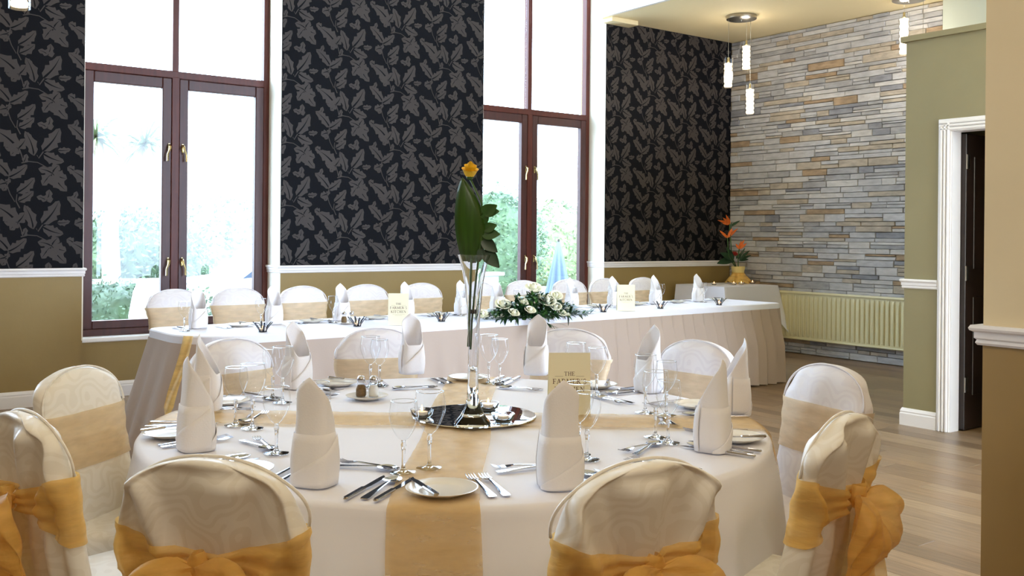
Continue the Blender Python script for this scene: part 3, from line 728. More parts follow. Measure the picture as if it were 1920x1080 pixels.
# ================================================================== CHAIRS
def chair(name, label, cov, sashm, fold=.008, bow=True, seed=0, n=72, pale=False, wide=1.0):
    r = random.Random(seed); ph = [r.uniform(0, 6.28) for _ in range(6)]
    t = thing(name, label, 'chair')
    H, A = .93, .185 * wide
    def sec(z):
        """half width, half depth, centre y at height z"""
        if z > .795: q = (z - .795) / (H - .795); a = A * (1.03 + .05 * math.sin(PI * min(1, q * 1.4)) * (fold > .008)) * math.sqrt(max(0, 1 - q ** 2.4)); b = .040 * math.sqrt(max(0, 1 - q ** 6))
        else:
            a = A * (1.03 if z > .78 else .95 + .08 * max(0, (z - .70) / .08) if z > .70 else .95 + .22 * (.70 - z) / .70); b = .040
        yc = -.095 * max(0, (z - .45) / .48) ** 1.1
        return a, b, yc
    def pt(th, z, off=0, fd=1):
        a, b, yc = sec(z); c, s = math.cos(th), math.sin(th); e = .55
        x_ = (a + off) * math.copysign(abs(c) ** e, c); y_ = yc + (b + off) * math.copysign(abs(s) ** .7, s)
        if fd:
            an = math.atan2(x_, z - .55 if z > .72 else .17)
            w_ = math.sin(15 * an + ph[0] + 1.6 * math.sin(3.3 * an + ph[2])); f = fold * ((.5 + .5 * w_) ** 1.6 * 1.7 + math.sin(29 * an + ph[1] + z * 4) * .22)
            env = min(1, (H - z) / .05) if z > .7 else .7
            if s < 0 and fold > .008:
                dd = max(0, min(1, (min(a - abs(x_), (H - z) * 1.1) - .006) / .022)); y_ += .017 * dd * dd * (3 - 2 * dd) * (1 if z > .66 else .5)
            y_ += math.copysign(1, s) * f * env * (1 if s < 0 else .35) * (abs(s) ** .5)
            x_ += fold * .5 * math.sin(z * 24 + ph[3]) * c * env
            if z > .78: x_ += .006 * math.sin(z * 60 + ph[4]) * c
        return (x_, y_, z)
    def cv(u, v):
        th = 2 * PI * u; w = v
        z = .03 + (H - .03) * (1 - (1 - w) ** 1.25) if w < .999 else H
        return pt(th, z)
    levels = [.03, .15, .3, .45, .55, .62, .68, .72, .75, .77, .785, .80, .8125, .825, .838, .85, .86, .87, .88, .89, .898, .906, .913, .919, .924, .9275, .9295, .93]
    mb = MB(); vs = []
    for z in levels:
        for i in range(n): vs.append(pt(2 * PI * i / n, z))
    L = len(levels)
    mb.add(vs, [(k * n + i, k * n + (i + 1) % n, k * n + n + (i + 1) % n, k * n + n + i) for k in range(L - 1) for i in range(n)] + [tuple(range((L - 1) * n, L * n))])
    bc = mb.build('backrest_cover', cov, t, True)
    pip = []
    for i in range(41):
        al = PI * i / 40; zz = .80 + .1295 * math.sin(al); a_, b_, yc_ = sec(zz); pip.append((a_ * (1 if al < PI / 2 else -1) if abs(al - PI / 2) > .02 else 0, yc_ + .02, zz + .001))
    MB().tube(pip, .0035, 6).build('piping', cov, t, True)
    # seat with skirt
    def seat(u, v):
        th = 2 * PI * u; c, s = math.cos(th), math.sin(th); e = .35
        ux = math.copysign(abs(c) ** e, c); uy = math.copysign(abs(s) ** e, s)
        if v < .25:
            k = v * 4; return (ux * .205 * wide * k, .215 + uy * .215 * k, .475 + .008 * math.cos(k * PI / 2))
        w = (v - .25) / .75; f = .5 + .5 * math.sin(th * 12 + ph[5]); g_ = 1 + w * (.06 + .06 * f)
        if w < .1: zz = .475 - .02 * (w / .1) ** 2
        else: zz = .455 - (w - .1) / .9 * .44
        return (ux * (.205 + .012 * min(1, w * 10)) * wide * g_, .215 + uy * (.215 + .012 * min(1, w * 10)) * g_, zz)
    MB().grid(seat, 72, 20, cu=True).build('seat_cover', cov, t, True)
    # sash band
    def band(u, v):
        th = 2 * PI * u - PI / 2; k = abs(((u + .5) % 1) - .5) * 2      # 0 at the rear centre, 1 at the front
        g_ = max(0, 1 - k / .42) ** 1.3 if bow else 0
        zt = .80 - .045 * g_; zb = .635 + .075 * g_
        z = zb + (zt - zb) * v
        p = pt(th, z, .006 + .004 * math.sin(v * 17 + k * 5) * (.3 + g_), .8 if not bow else .6)
        return (p[0], p[1] - g_ * .008, p[2])
    sb = MB().grid(band, n, 14, cu=True).build('sash', sashm, t, True)
    if bow:
        ky = sec(.73)[2] - .062
        kb = MB().grid(lambda u, v: (.024 * math.sin(PI * (.12 + .76 * v)) * math.cos(2 * PI * u) * (1 + .15 * math.sin(6 * PI * u)), ky - .004 + .017 * math.sin(2 * PI * u), .705 + .055 * v), 20, 8, cu=True)
        kb.build('knot', sashm, sb, True)
        for sg in (-1, 1):
            Lp, Wd, an = r.uniform(.19, .225), r.uniform(.075, .095), R(r.uniform(50, 66))
            def lf(u, v, sg=sg, Lp=Lp, Wd=Wd, an=an):
                s = v; th = 2 * PI * u; w = Wd * (math.sin(PI * s ** .75) ** .8) + .006; tk_ = .028 * math.sin(PI * min(1, s * 1.02)) + .004
                a_ = s * Lp; cr_ = w * math.cos(th); fo = .006 * math.sin(4 * th + 9 * s + ph[1]) + .004 * math.sin(9 * cr_ / Wd + ph[0])
                x_ = sg * (a_ * math.cos(an)) + sg * cr_ * math.sin(an) * .9; z_ = .735 - a_ * math.sin(an) * .75 + cr_ * math.cos(an) - .05 * s * s
                return (x_, ky - .012 - tk_ * math.sin(th) - fo - .04 * math.sin(PI * s), z_)
            MB().grid(lf, 36, 18, cu=True).build('bow_loop', sashm, sb, True)
            Lt = r.uniform(.40, .50)
            def tf(u, v, sg=sg, Lt=Lt):
                c = (u - .5) * 2; w = .012 + .085 * min(1, v * 1.7) ** .8
                return (sg * (.012 + .055 * v) + c * w, ky - .01 - .018 * math.sin(4 * c + ph[2] + 2 * v) * min(1, v * 3) - .012 * v, .722 - v * Lt + .03 * c * sg * v)
            MB().grid(tf, 20, 22).build('bow_tail', sashm, sb, True)
    # hidden frame legs
    for lx in (-1, 1):
        MB().tube([(lx * .16, .01, .0), (lx * .15, .0, .44)], .011, 6).build('leg', M['frame'], t); MB().tube([(lx * .16, .38, .0), (lx * .15, .38, .44)], .011, 6).build('leg', M['frame'], t)
    return t
def place_chair(o, x, y, face): o.location = (x, y, 0); o.rotation_euler = (0, 0, face - PI / 2)
RG = 'covered chairs around the round table'
round_seats = {
    -144: ('near left chair, back to camera, damask cover with a gold bow', (378, 858)), -108: ('near right chair, back to camera, ivory cover with a gold bow', (1195, 866)),
    -72: ('covered chair on the right showing a big gold bow from the side', (1590, 776)), -36: ('covered chair at the right rim, behind the chair with the side-on gold bow', (1570, 686)),
    0: ('covered chair at the back right of the round table, right of all glasses', (1312, 638)), 36: ('covered chair partly behind the menu card on the round table', (1070, 616)),
    72: ('covered chair behind the glasses and the salt and pepper shakers', (705, 615)), 108: ('covered chair at the back left of the round table', (445, 637)),
    144: ('tall covered chair at the left with a wide gold band and no bow showing', (130, 690)), 180: ('leftmost chair, cut by the frame edge, gold bow at its side', (35, 770))}
for a, (lb, px) in round_seats.items():
    near = a in (-144, -108, -72, 180)
    q = atZ(px[0], px[1], .93); d = Vector((q.x - TC.x, q.y - TC.y)); rad = d.length; rad = min(1.42, max(1.22, rad))
    d = d.normalized() * (rad + (-.09)); ang = math.atan2(TC.y - (TC.y + d.y), TC.x - (TC.x + d.x))
    c = chair('covered_chair', lb, M['cover'] if a in (-144, -108, -72, 180, 144) else M['cover2'], M['gold'] if near else M['goldp'], .019 if near else .005, True, seed=a + 200, n=96 if near else 72)
    c['group'] = RG
    place_chair(c, TC.x + d.x, TC.y + d.y, ang + {-144: R(6), -108: R(14), 180: R(8), 144: R(-20), -36: R(20)}.get(a, 0))
# chairs behind the head table
proto = chair('covered_chair', 'x', M['cover2'], M['goldp'], .003, False, seed=42, n=64, wide=1.08)
index_kids()
HCX = [342, 461, 585, 705, 810, 913, 1002, 1088, 1156, 1228]
ORD = ['first', 'second', 'third', 'fourth', 'fifth', 'sixth', 'seventh', 'eighth', 'ninth', 'tenth']
for k, px in enumerate(HCX):
    q = atY(px, 500, 7.12); lb = 'white covered chair with beige band behind the long table, %s from the left' % ORD[k]
    c = proto if k == 0 else copy_tree(proto)
    c['label'] = lb; c['group'] = 'covered chairs behind the long table'
    place_chair(c, q.x, 7.12 + .1, -PI / 2 + R([3, -2, 1, 0, 2, -1, 1, -2, 0, 1][k]))

# ================================================================== TABLEWARE
def napkin(name='folded_napkin'):
    t = thing(name, 'x', 'napkin')
    # local: +y is the guest (closed, peaked) side, -y the open side
    def base(th, z, off=0):
        c, s = math.cos(th), math.sin(th); k = (abs(c) ** 3.2 + abs(s) ** 3.2) ** (-1 / 3.2)
        w = .046 + .004 * math.sin(z * 30) + off; return (w * k * c, (w * .9) * k * s)
    def rim(th):
        d = abs(((th - PI / 2 + PI) % (2 * PI)) - PI) / PI       # 0 at guest side, 1 at open side
        return .262 - .135 * min(1, d / .80) ** 1.25 if d < .8 else .127
    def f(u, v):
        th = 2 * PI * u; hr = rim(th); z = v * hr; x_, y_ = base(th, z)
        k = max(0, (z - .13) / .132); x_ *= (1 - .12 * k ** 1.6); y_ = y_ * (1 - .10 * k) - .014 * k * k
        return (x_, y_, z)
    body = MB().grid(f, 56, 18, cu=True).build('folded_body', M['linen'], t, True, 40); solid(body, .002)
    def w1(u, v):
        th = 2 * PI * (u * .64 - .07); z = .002 + v * (.125 - .0 * u); x_, y_ = base(th, z, .0035); return (x_, y_, z)
    b = MB().grid(w1, 40, 6).build('wrapped_band', M['linen'], t, True, 40); solid(b, .0015)
    def w2(u, v):
        th = PI * 1.15 - 2 * PI * u * .52; z = .001 + v * (.006 + .115 * (1 - u) if True else 0); x_, y_ = base(th, z, .0065); return (x_, y_, z)
    b2 = MB().grid(w2, 36, 6).build('diagonal_fold', M['linen'], t, True, 40); solid(b2, .0015)
    def w3(u, v):
        th = PI * 1.05 + 2 * PI * u * .40; z = .001 + v * (.012 + .125 * u); x_, y_ = base(th, z, .005); return (x_, y_, z)
    b3 = MB().grid(w3, 30, 6).build('diagonal_fold', M['linen'], t, True, 40); solid(b3, .0015)
    return t
def glass_obj(name, H=.18, rb=.039):
    t = thing(name, 'x', 'glass')
    sh = H * .44
    foot = [(0, .0005), (.034, .0005), (.0345, .002), (.030, .0035), (.012, .006), (.006, .011), (0.0045, .02)]
    stem = [(.0045, .02), (.0042, sh * .6), (.0062, sh * .82), (.0075, sh * .9), (.005, sh), (.006, sh + .003)]
    hb = H - sh
    out = [(.006, sh + .003)] + [(rb * math.sin(min(1, (k / 9) * 1.0 + .08) * PI * .56) ** .9 * (1 if k < 7 else 1 - .045 * (k - 6)), sh + .004 + hb * (k / 9) ** 1.25) for k in range(1, 10)]
    inn = [(r_ - .0011, z_) for r_, z_ in reversed(out[2:])] + [(.008, sh + .012), (0.0005, sh + .009)]
    MB().lathe(foot, 28).build('foot', M['glassb'], t, True, 50); MB().lathe(stem, 14).build('stem', M['glassb'], t, True)
    MB().lathe(out, 32).build('bowl', M['glass'], t, True, 60); 
    rp = out[-1]; MB().grid(lambda u, v: ((rp[0] - .0006 + .0011 * math.cos(2 * PI * v)) * math.cos(2 * PI * u), (rp[0] - .0006 + .0011 * math.cos(2 * PI * v)) * math.sin(2 * PI * u), rp[1] + .0011 * math.sin(2 * PI * v)), 32, 6, cu=True, cv=True).build('rim', M['glassb'], t, True)
    return t
def strip(mb, prof, nx=6):
    """prof: (y, halfwidth, z, dish)  -> thin curved metal strip with thickness"""
    n = len(prof); top = []; 
    def P(i, j, dz): y, w, z, d = prof[i]; c = (j / nx - .5) * 2; return (c * w, y, z - d * (1 - c * c) + dz)
    vs = [P(i, j, 0) for i in range(n) for j in range(nx + 1)] + [P(i, j, -.0016) for i in range(n) for j in range(nx + 1)]
    W_ = nx + 1; o = n * W_; fs = []
    for i in range(n - 1):
        for j in range(nx): a = i * W_ + j; fs += [(a, a + 1, a + W_ + 1, a + W_), (o + a, o + a + W_, o + a + W_ + 1, o + a + 1)]
        a = i * W_; b = a + nx; fs += [(a, a + W_, o + a + W_, o + a), (b, o + b, o + b + W_, b + W_)]
    for j in range(nx): a = j; b = (n - 1) * W_ + j; fs += [(a, o + a, o + a + 1, a + 1), (b, b + 1, o + b + 1, o + b)]
    mb.add(vs, fs)
def handle_prof(L0, L1): return [(L0, .009, .003, 0), (L0 + .01, .0105, .0035, 0), (L0 + (L1 - L0) * .45, .007, .0055, -.001), (L1, .0042, .008, -.0012)]
def knife(L=.225):
    t = thing('knife', 'x', 'knife'); mb = MB(); hl = L * .46
    mb.bbox(-.0068, .0068, -L / 2, -L / 2 + hl, .001, .008, .003); mb.build('handle', M['steel'], t)
    b = MB(); y0 = -L / 2 + hl; b.prism([(-.006, y0), (.006, y0), (.0085, y0 + .02), (.0085, L / 2 - .035), (.005, L / 2 - .012), (-.004, L / 2), (-.006, L / 2 - .02)], 'z', .0035, .005); b.build('blade', M['steel'], t); return t
def spoon(L=.20):
    t = thing('spoon', 'x', 'spoon'); mb = MB(); bl = L * .30; y1 = L / 2 - bl
    strip(mb, handle_prof(-L / 2, y1)); mb.build('handle', M['steel'], t, True, 50)
    b = MB(); pr_ = [(y1, .0042, .008, 0)] + [(y1 + bl * k / 10, .0042 * (1 - k / 10) + .021 * math.sin(PI * min(1, (k / 10) ** .85)) ** .65 + .0004, .008, .0065 * math.sin(PI * k / 10)) for k in range(1, 11)]
    strip(b, pr_, 10); b.build('bowl', M['steel'], t, True, 60); return t
def fork(L=.205):
    t = thing('fork', 'x', 'fork'); mb = MB(); y1 = L / 2 - L * .33
    strip(mb, handle_prof(-L / 2, y1)); mb.build('handle', M['steel'], t, True, 50)
    b = MB(); strip(b, [(y1, .0042, .008, 0), (y1 + .012, .010, .0065, .001), (y1 + .024, .0125, .005, .0015)])
    for k in range(4):
        x_ = -.0108 + .0072 * k; m0 = len(b.v); y2 = y1 + .022; strip(b, [(y2, .0019, .0052, 0), (y2 + .02, .0016, .0042, 0), (L / 2, .0008, .009, 0)], 1)
        for i in range(m0, len(b.v)): v = b.v[i]; b.v[i] = (v[0] + x_, v[1], v[2])
    b.build('tines', M['steel'], t, True, 50); return t
def plate(r_=.085, name='side_plate', mt=None):
    t = MB().lathe([(0, .004), (.045, .003), (.05, .0005), (.052, .0005), (.056, .004), (r_ - .004, .0125), (r_, .0145), (r_ + .001, .016), (r_ - .003, .0165), (r_ * .70, .0078), (.052, .0065), (0, .0065)], 48).build(name, mt or M['china'], None, True, 50)
    return tag(t, 'x', 'plate')
P_nap, P_g1, P_g2 = napkin(), glass_obj('wine_glass'), glass_obj('water_glass', .197, .0425)
P_kn, P_bk, P_sp, P_fk, P_ds, P_df = knife(), knife(.17), spoon(), fork(), spoon(.18), fork(.18)
P_bk.name = 'butter_knife'; P_ds.name = 'dessert_spoon'; P_df.name = 'dessert_fork'
P_pl = plate()
index_kids(); used = set()
def put(P, loc, rz, label, group, tilt=None):
    if P.name not in used: used.add(P.name); o = P; o.location = loc; o.rotation_euler = (0, 0, rz)
    else: o = copy_tree(P, loc, rz)
    if tilt: o.rotation_euler = (tilt[0], tilt[1], rz)
    o['label'] = label; o['group'] = group; return o
def setting(cx, cy, ang, zt, where, rnd, glasses, grp, npos=None, nr=.88, base=1.0, cut=True, dess=True, forks=2, knives=2, slim=False):
    """ang: outward direction to the guest; positions (r,t) with t to the guest's right"""
    rv = Vector((math.cos(ang), math.sin(ang), 0)); tv = Vector((-rv.y, rv.x, 0)); C0 = Vector((cx, cy, zt))
    P3 = lambda r_, t_, dz=0: C0 + rv * r_ + tv * t_ + Vector((0, 0, dz)); inward = ang + PI - PI / 2      # object +y points to the table centre
    put(P_nap, npos or P3(nr, 0, .0005), ang - PI / 2 + rnd.uniform(-.1, .1), 'white napkin folded to a standing peak, %s' % where, grp + ' napkins')
    if cut:
        put(P_fk, P3(nr - .05, -.132), inward, 'steel fork, inner one, %s' % where, grp + ' cutlery')
        if forks > 1: put(P_fk, P3(nr - .05, -.166), inward, 'steel fork, outer one, %s' % where, grp + ' cutlery')
        put(P_kn, P3(nr + .0, .092), inward + .02, 'steel knife, beside the napkin, %s' % where, grp + ' cutlery')
        put(P_sp, P3(nr - .01, .128), inward + .03, 'steel soup spoon, right of the knife, %s' % where, grp + ' cutlery')
        if knives > 1: put(P_kn, P3(nr - .01, .165), inward, 'steel knife, outermost, %s' % where, grp + ' cutlery')
    if dess:
        put(P_ds, P3(nr - .175, -.0, .001), inward - PI / 2 + .12, 'dessert spoon lying behind the napkin, %s' % where, grp + ' cutlery')
        put(P_df, P3(nr - .20, .0, .0015), inward + PI / 2 - .10, 'dessert fork lying behind the napkin, %s' % where, grp + ' cutlery')
    po = P3(nr - .02, -.27); put(P_pl, po, 0, 'white side plate, %s' % where, grp + ' side plates')
    put(P_bk, po + tv * -.045 + Vector((0, 0, .016)), inward + .15, 'butter knife resting on the side plate, %s' % where, grp + ' cutlery')
    for k, (gr_, gt) in enumerate(glasses):
        put((P_g1, P_g2)[k], P3(gr_, gt, .001), rnd.uniform(0, 6), '%s, %s' % (('stemmed wine glass', 'larger stemmed water glass')[k], where), grp + ' glasses')
rn = random.Random(4)
seat_names = {-144: 'front left place of the round table', -108: 'front right place of the round table', -72: 'right place next to the front right', -36: 'rightmost place at the round table rim',
    0: 'back right place of the round table', 36: 'back place behind the menu card', 72: 'back place behind the salt and pepper', 108: 'back left place of the round table', 144: 'left place, second from back', 180: 'leftmost front place by the rim'}
for a, w in seat_names.items():
    gl = [(.70, .115), (.635, .160)]
    if a in (36, 72): gl = [(.78, .12), (.76, .16)]
    if a == -108: gl = [(.63, .19), (.57, .19)]
    if a == 108: gl = [(.80, .10), (.70, .14)]
    if a == 180: gl = [(.68, .12), (.60, .20)]
    np_px = {180: (368, 850), 144: (388, 778), 108: (557, 735), -144: (590, 915), 72: (772, 708), 36: (1006, 710), -108: (1049, 920), 0: (1216, 742), -72: (1336, 852), -36: (1380, 784)}[a]
    nq = atZ(np_px[0], np_px[1] - 8, TZ); nq.z = TZ + .0005
    setting(TC.x, TC.y, R(a), TZ, w, rn, gl, 'round table', nq, .865)
HTOP = HTZ + .002
napx = [372, 514, 641, 762, 866, 932, 1072, 1151, 1229, 1309]; glx = [346, 490, 626, 741, 866, 975, 1076, 1150, 1242, 1322]
for k, px in enumerate(napx):
    yb = HY0 + .55 + .043 * (atY(px, 500, 6.15).x - HX0)
    q = atY(px, 590, yb); gq = atY(glx[k], 600, yb - .17)
    w = '%s place from the left at the long table' % ORD[k]
    setting(q.x, yb - .0, PI / 2 + HA, HTOP, w, rn, [(-.14, q.x - gq.x)], 'long table', None, 0.0, dess=False, forks=2, knives=1)

# --- salt and pepper, candles, mirror, menus
def shaker(x, y, z, fill, label):
    t = thing('shaker', label, 'shaker', (x, y, z))
    MB().lathe([(0, 0), (.019, 0), (.021, .006), (.0205, .03), (.015, .048), (.013, .056), (0.0, .056)], 8).build('glass_body', M['glass'], t)
    MB().lathe([(0, .003), (.0175, .003), (.019, .01), (.0185, .029), (.013, .044), (0, .045)], 12).build('contents', fill, t, True)
    MB().lathe([(.014, .055), (.0155, .058), (.0155, .068), (.010, .077), (0, .079)], 16).build('cap', M['steel'], t, True, 50); return t
sp_ = atZ(688, 748, TZ)
pl2 = MB().lathe([(0, .004), (.04, .003), (.045, .0005), (.05, .004), (.074, .011), (.078, .014), (.075, .0145), (.046, .0065), (0, .0065)], 40).build('saucer', M['china'], None, True, 50); pl2.location = (sp_.x, sp_.y, TZ + .001)
tag(pl2, 'white saucer holding salt and pepper on the round table', 'saucer')
shaker(sp_.x - RT.x * .022, sp_.y - RT.y * .022, TZ + .0075, M['pepper'], 'glass pepper shaker with brown pepper on the round table saucer'); shaker(sp_.x + RT.x * .024, sp_.y + RT.y * .024, TZ + .0075, M['salt'], 'glass salt shaker on the round table saucer')
hp = Vector((atY(652, 600, 5.95).x, 5.95, HTOP)); 
pl3 = MB().lathe([(0, .004), (.04, .003), (.045, .0005), (.05, .004), (.070, .010), (.068, .0115), (.046, .0065), (0, .0065)], 32).build('saucer', M['china'], None, True, 50); pl3.location = hp; tag(pl3, 'white saucer under the shakers on the long table', 'saucer')
shaker(hp.x - .028, hp.y, HTOP + .0065, M['pepper'], 'pepper shaker on the long table'); shaker(hp.x + .028, hp.y, HTOP + .0065, M['salt'], 'salt shaker on the long table')

mc = (1.795, 2.645)
mr = MB().lathe([(0, .0), (.203, 0), (.206, .002), (.204, .005), (.196, .006), (0, .006)], 64).build('mirror_disc', M['mirror'], None, True, 40); mr.location = (mc[0], mc[1], TZ + .0065)
tag(mr, 'round mirror plate under the tall vase on the round table', 'mirror')
MZ = TZ + .0125
def flame(t, z, s=1.0):
    MB().lathe([(0, z), (.0035 * s, z + .004 * s), (.0042 * s, z + .009 * s), (.002 * s, z + .017 * s), (0, z + .023 * s)], 10).build('flame', M['flame'], t, True)
def tealight(x, y, z, label, group, r_=.036):
    t = thing('tealight_holder', label, 'candle holder', (x, y, z), 0, group)
    MB().lathe([(0, 0), (r_ * .7, 0), (r_ * .95, .01), (r_ * 1.05, .026), (r_, .026), (r_ * .88, .012), (r_ * .6, .006), (0, .006)], 28).build('glass_dish', M['glassb'], t, True, 50)
    MB().lathe([(0, .0065), (.019, .0065), (.0195, .018), (.017, .018), (.016, .0165), (0, .016)], 20).build('candle', M['wax'], t, True, 50); flame(t, .0175, 1.0); return t
for px, py, lb in ((791, 782, 'glass tealight on the left side of the mirror plate'), (915, 768, 'glass tealight right behind the tall vase on the mirror'), (943, 790, 'glass tealight at the front right of the mirror plate')):
    q = atZ(px, py, MZ); tealight(q.x, q.y, MZ, lb, 'tealights on the mirror plate')
def starholder(x, y, z, label, lit=True):
    t = thing('star_candle_holder', label, 'candle holder', (x, y, z), 0, 'star candle holders on the long table')
    MB().lathe([(0, 0), (.026, 0), (.027, .004), (.024, .006), (0, .006)], 20).build('base', M['bglass'], t, True, 50)
    for k in range(6):
        a = k * PI / 3 + .3; mb = MB()
        mb.grid(lambda u, v: ((.022 + .042 * v ** 1.3) * math.cos(a + (u - .5) * (.55 * (1 - v * .75))), (.022 + .042 * v ** 1.3) * math.sin(a + (u - .5) * (.55 * (1 - v * .75))), .004 + .058 * v), 4, 6)
        o = mb.build('petal', M['bglass'], t, True); solid(o, .004)
    MB().lathe([(0, .0065), (.0185, .0065), (.019, .02), (0, .019)], 16).build('candle', M['wax'], t, True, 50); flame(t, .019); return t
for k, px in enumerate((493, 670, 828, 1131, 1238, 1348)):
    yb = HY0 + .11 + .043 * (atY(px, 590, 5.7).x - HX0); q = atY(px, 590, yb); starholder(q.x, yb, HTOP, 'dark glass star candle holder, %s from the left on the long table' % ORD[k])

# glyphs for the menu cards: strokes in a 0..1 box (x, y, thick)
def arc(cx, cy, rx, ry, a0, a1, n=10): return [(cx + rx * math.cos(R(a0 + (a1 - a0) * i / n)), cy + ry * math.sin(R(a0 + (a1 - a0) * i / n))) for i in range(n + 1)]
T_, t_ = .16, .07
SF = lambda x, y, w=.17: ([(x - w, y), (x + w, y)], t_)
GL = {
 'T': (.8, [([(.4, 0), (.4, 1)], T_), ([(.02, .97), (.78, .97)], t_), ([(.03, .97), (.03, .78)], t_), ([(.77, .97), (.77, .78)], t_), SF(.4, .03)]),
 'H': (.9, [([(.17, 0), (.17, 1)], T_), ([(.73, 0), (.73, 1)], T_), ([(.17, .5), (.73, .5)], t_), SF(.17, .03), SF(.17, .97), SF(.73, .03), SF(.73, .97)]),
 'E': (.72, [([(.17, 0), (.17, 1)], T_), ([(.0, .97), (.66, .97)], t_), ([(.17, .5), (.52, .5)], t_), ([(.0, .03), (.68, .03)], t_), ([(.65, .97), (.65, .8)], t_), ([(.67, .03), (.67, .22)], t_), ([(.52, .6), (.52, .4)], t_)]),
 'F': (.68, [([(.17, 0), (.17, 1)], T_), ([(.0, .97), (.64, .97)], t_), ([(.17, .5), (.5, .5)], t_), ([(.63, .97), (.63, .8)], t_), ([(.5, .6), (.5, .4)], t_), SF(.17, .03)]),
 'A': (.92, [([(.13, .03), (.46, 1)], t_), ([(.44, 1), (.78, .03)], T_), ([(.24, .33), (.66, .33)], t_), SF(.13, .03, .13), SF(.78, .03, .14)]),
 'R': (.86, [([(.17, 0), (.17, 1)], T_), ([(.0, .97), (.4, .97)] + arc(.4, .745, .22, .225, 90, -90) + [(.17, .52)], .1), ([(.38, .52), (.8, .02)], T_), SF(.17, .03), SF(.8, .03, .08)]),
 'M': (1.1, [([(.15, .03), (.19, 1)], t_), ([(.17, 1), (.54, .05)], T_), ([(.54, .05), (.9, 1)], t_), ([(.9, 1), (.94, .03)], T_), SF(.15, .03, .13), SF(.94, .03, .15), SF(.14, .97, .1), SF(.95, .97, .1)]),
 "'": (.3, [([(.15, 1), (.13, .76)], .1)]),
 'S': (.66, [(arc(.32, .74, .2, .24, 40, 270, 12) + arc(.34, .25, .22, .25, 90, -140, 12), .11), ([(.5, .97), (.5, .78)], t_), ([(.1, .03), (.1, .24)], t_)]),
 'K': (.88, [([(.17, 0), (.17, 1)], T_), ([(.19, .42), (.7, .97)], t_), ([(.34, .56), (.78, .03)], T_), SF(.17, .03), SF(.17, .97), SF(.7, .97, .12), SF(.79, .03, .1)]),
 'I': (.4, [([(.2, 0), (.2, 1)], T_), SF(.2, .03), SF(.2, .97)]),
 'C': (.84, [(arc(.46, .5, .38, .5, 48, 312, 18), .11), ([(.72, .98), (.72, .76)], t_)]),
 'N': (.96, [([(.17, .03), (.17, 1)], t_), ([(.15, .97), (.78, .03)], T_), ([(.8, 0), (.8, 1)], t_), SF(.17, .03, .12), SF(.12, .97, .1), SF(.8, .97, .13)])}
def text_mb(mb, s, cx, z0, h, y):
    wd = sum(GL[c][0] if c != ' ' else .5 for c in s) + .12 * (len(s) - 1); x_ = cx - wd * h / 2
    for c in s:
        w, st_ = GL[c]
        for pts, th in st_:
            k = len(pts); vs = []
            for i, p in enumerate(pts):
                a, b = pts[max(i - 1, 0)], pts[min(i + 1, k - 1)]; d = math.hypot(b[0] - a[0], b[1] - a[1]); nx_, ny_ = -(b[1] - a[1]) / d, (b[0] - a[0]) / d
                for sg in (-1, 1): vs.append((x_ + (p[0] + nx_ * th * .5 * sg) * h, y, z0 + (p[1] + ny_ * th * .5 * sg) * h))
            mb.add(vs, [(2 * i, 2 * i + 2, 2 * i + 3, 2 * i + 1) for i in range(k - 1)])
        x_ += (w + .12) * h
def menu(x, y, z, rz, label, w=.142, h=.212):
    t = thing('menu_card', label, 'menu card', (x, y, z), rz, 'standing menu cards')
    f = MB(); f.prism([(-.0006, 0), (.0006, 0), (.019, h), (.0178, h)], 'x', -w / 2, w / 2); f.xf(Matrix.Translation((0, 0, 0))); f.build('front_cover', M['card'], t)
    b = MB(); b.prism([(.055, 0), (.0562, 0), (.0192, h), (.018, h)], 'x', -w / 2, w / 2); b.build('back_cover', M['card'], t)
    ink = MB(); text_mb(ink, 'THE', 0, .135 * h / .212, .0135, 0); text_mb(ink, "FARMER'S", 0, .108 * h / .212, .0165, 0); text_mb(ink, 'KITCHEN', 0, .082 * h / .212, .0165, 0)
    for a, b_, zz in ((-.05, -.022, .133), (.022, .05, .133), (-.042, .042, .072), (-.025, .025, .066)): ink.add([(a, 0, zz), (b_, 0, zz), (b_, 0, zz + .0007), (a, 0, zz + .0007)], [(0, 1, 2, 3)])
    ink.v = [(v[0], v[2] / h * .019 - .0012, v[2]) for v in ink.v]; ink.build('lettering', M['ink'], t); return t
q = atZ(1068, 781, TZ); menu(q.x, q.y, TZ + .001, AZ - PI / 2 + R(4), 'cream menu card standing on the round table')
q = atY(747, 600, 5.68); menu(q.x, 5.68, HTOP, AZ - PI / 2 + R(8), 'cream menu card standing at the front edge of the long table, left one', .138, .215)
q = atY(1174, 580, 5.83); menu(q.x, 5.83, HTOP, AZ - PI / 2 + R(2), 'cream menu card standing on the long table, right one', .148, .215)

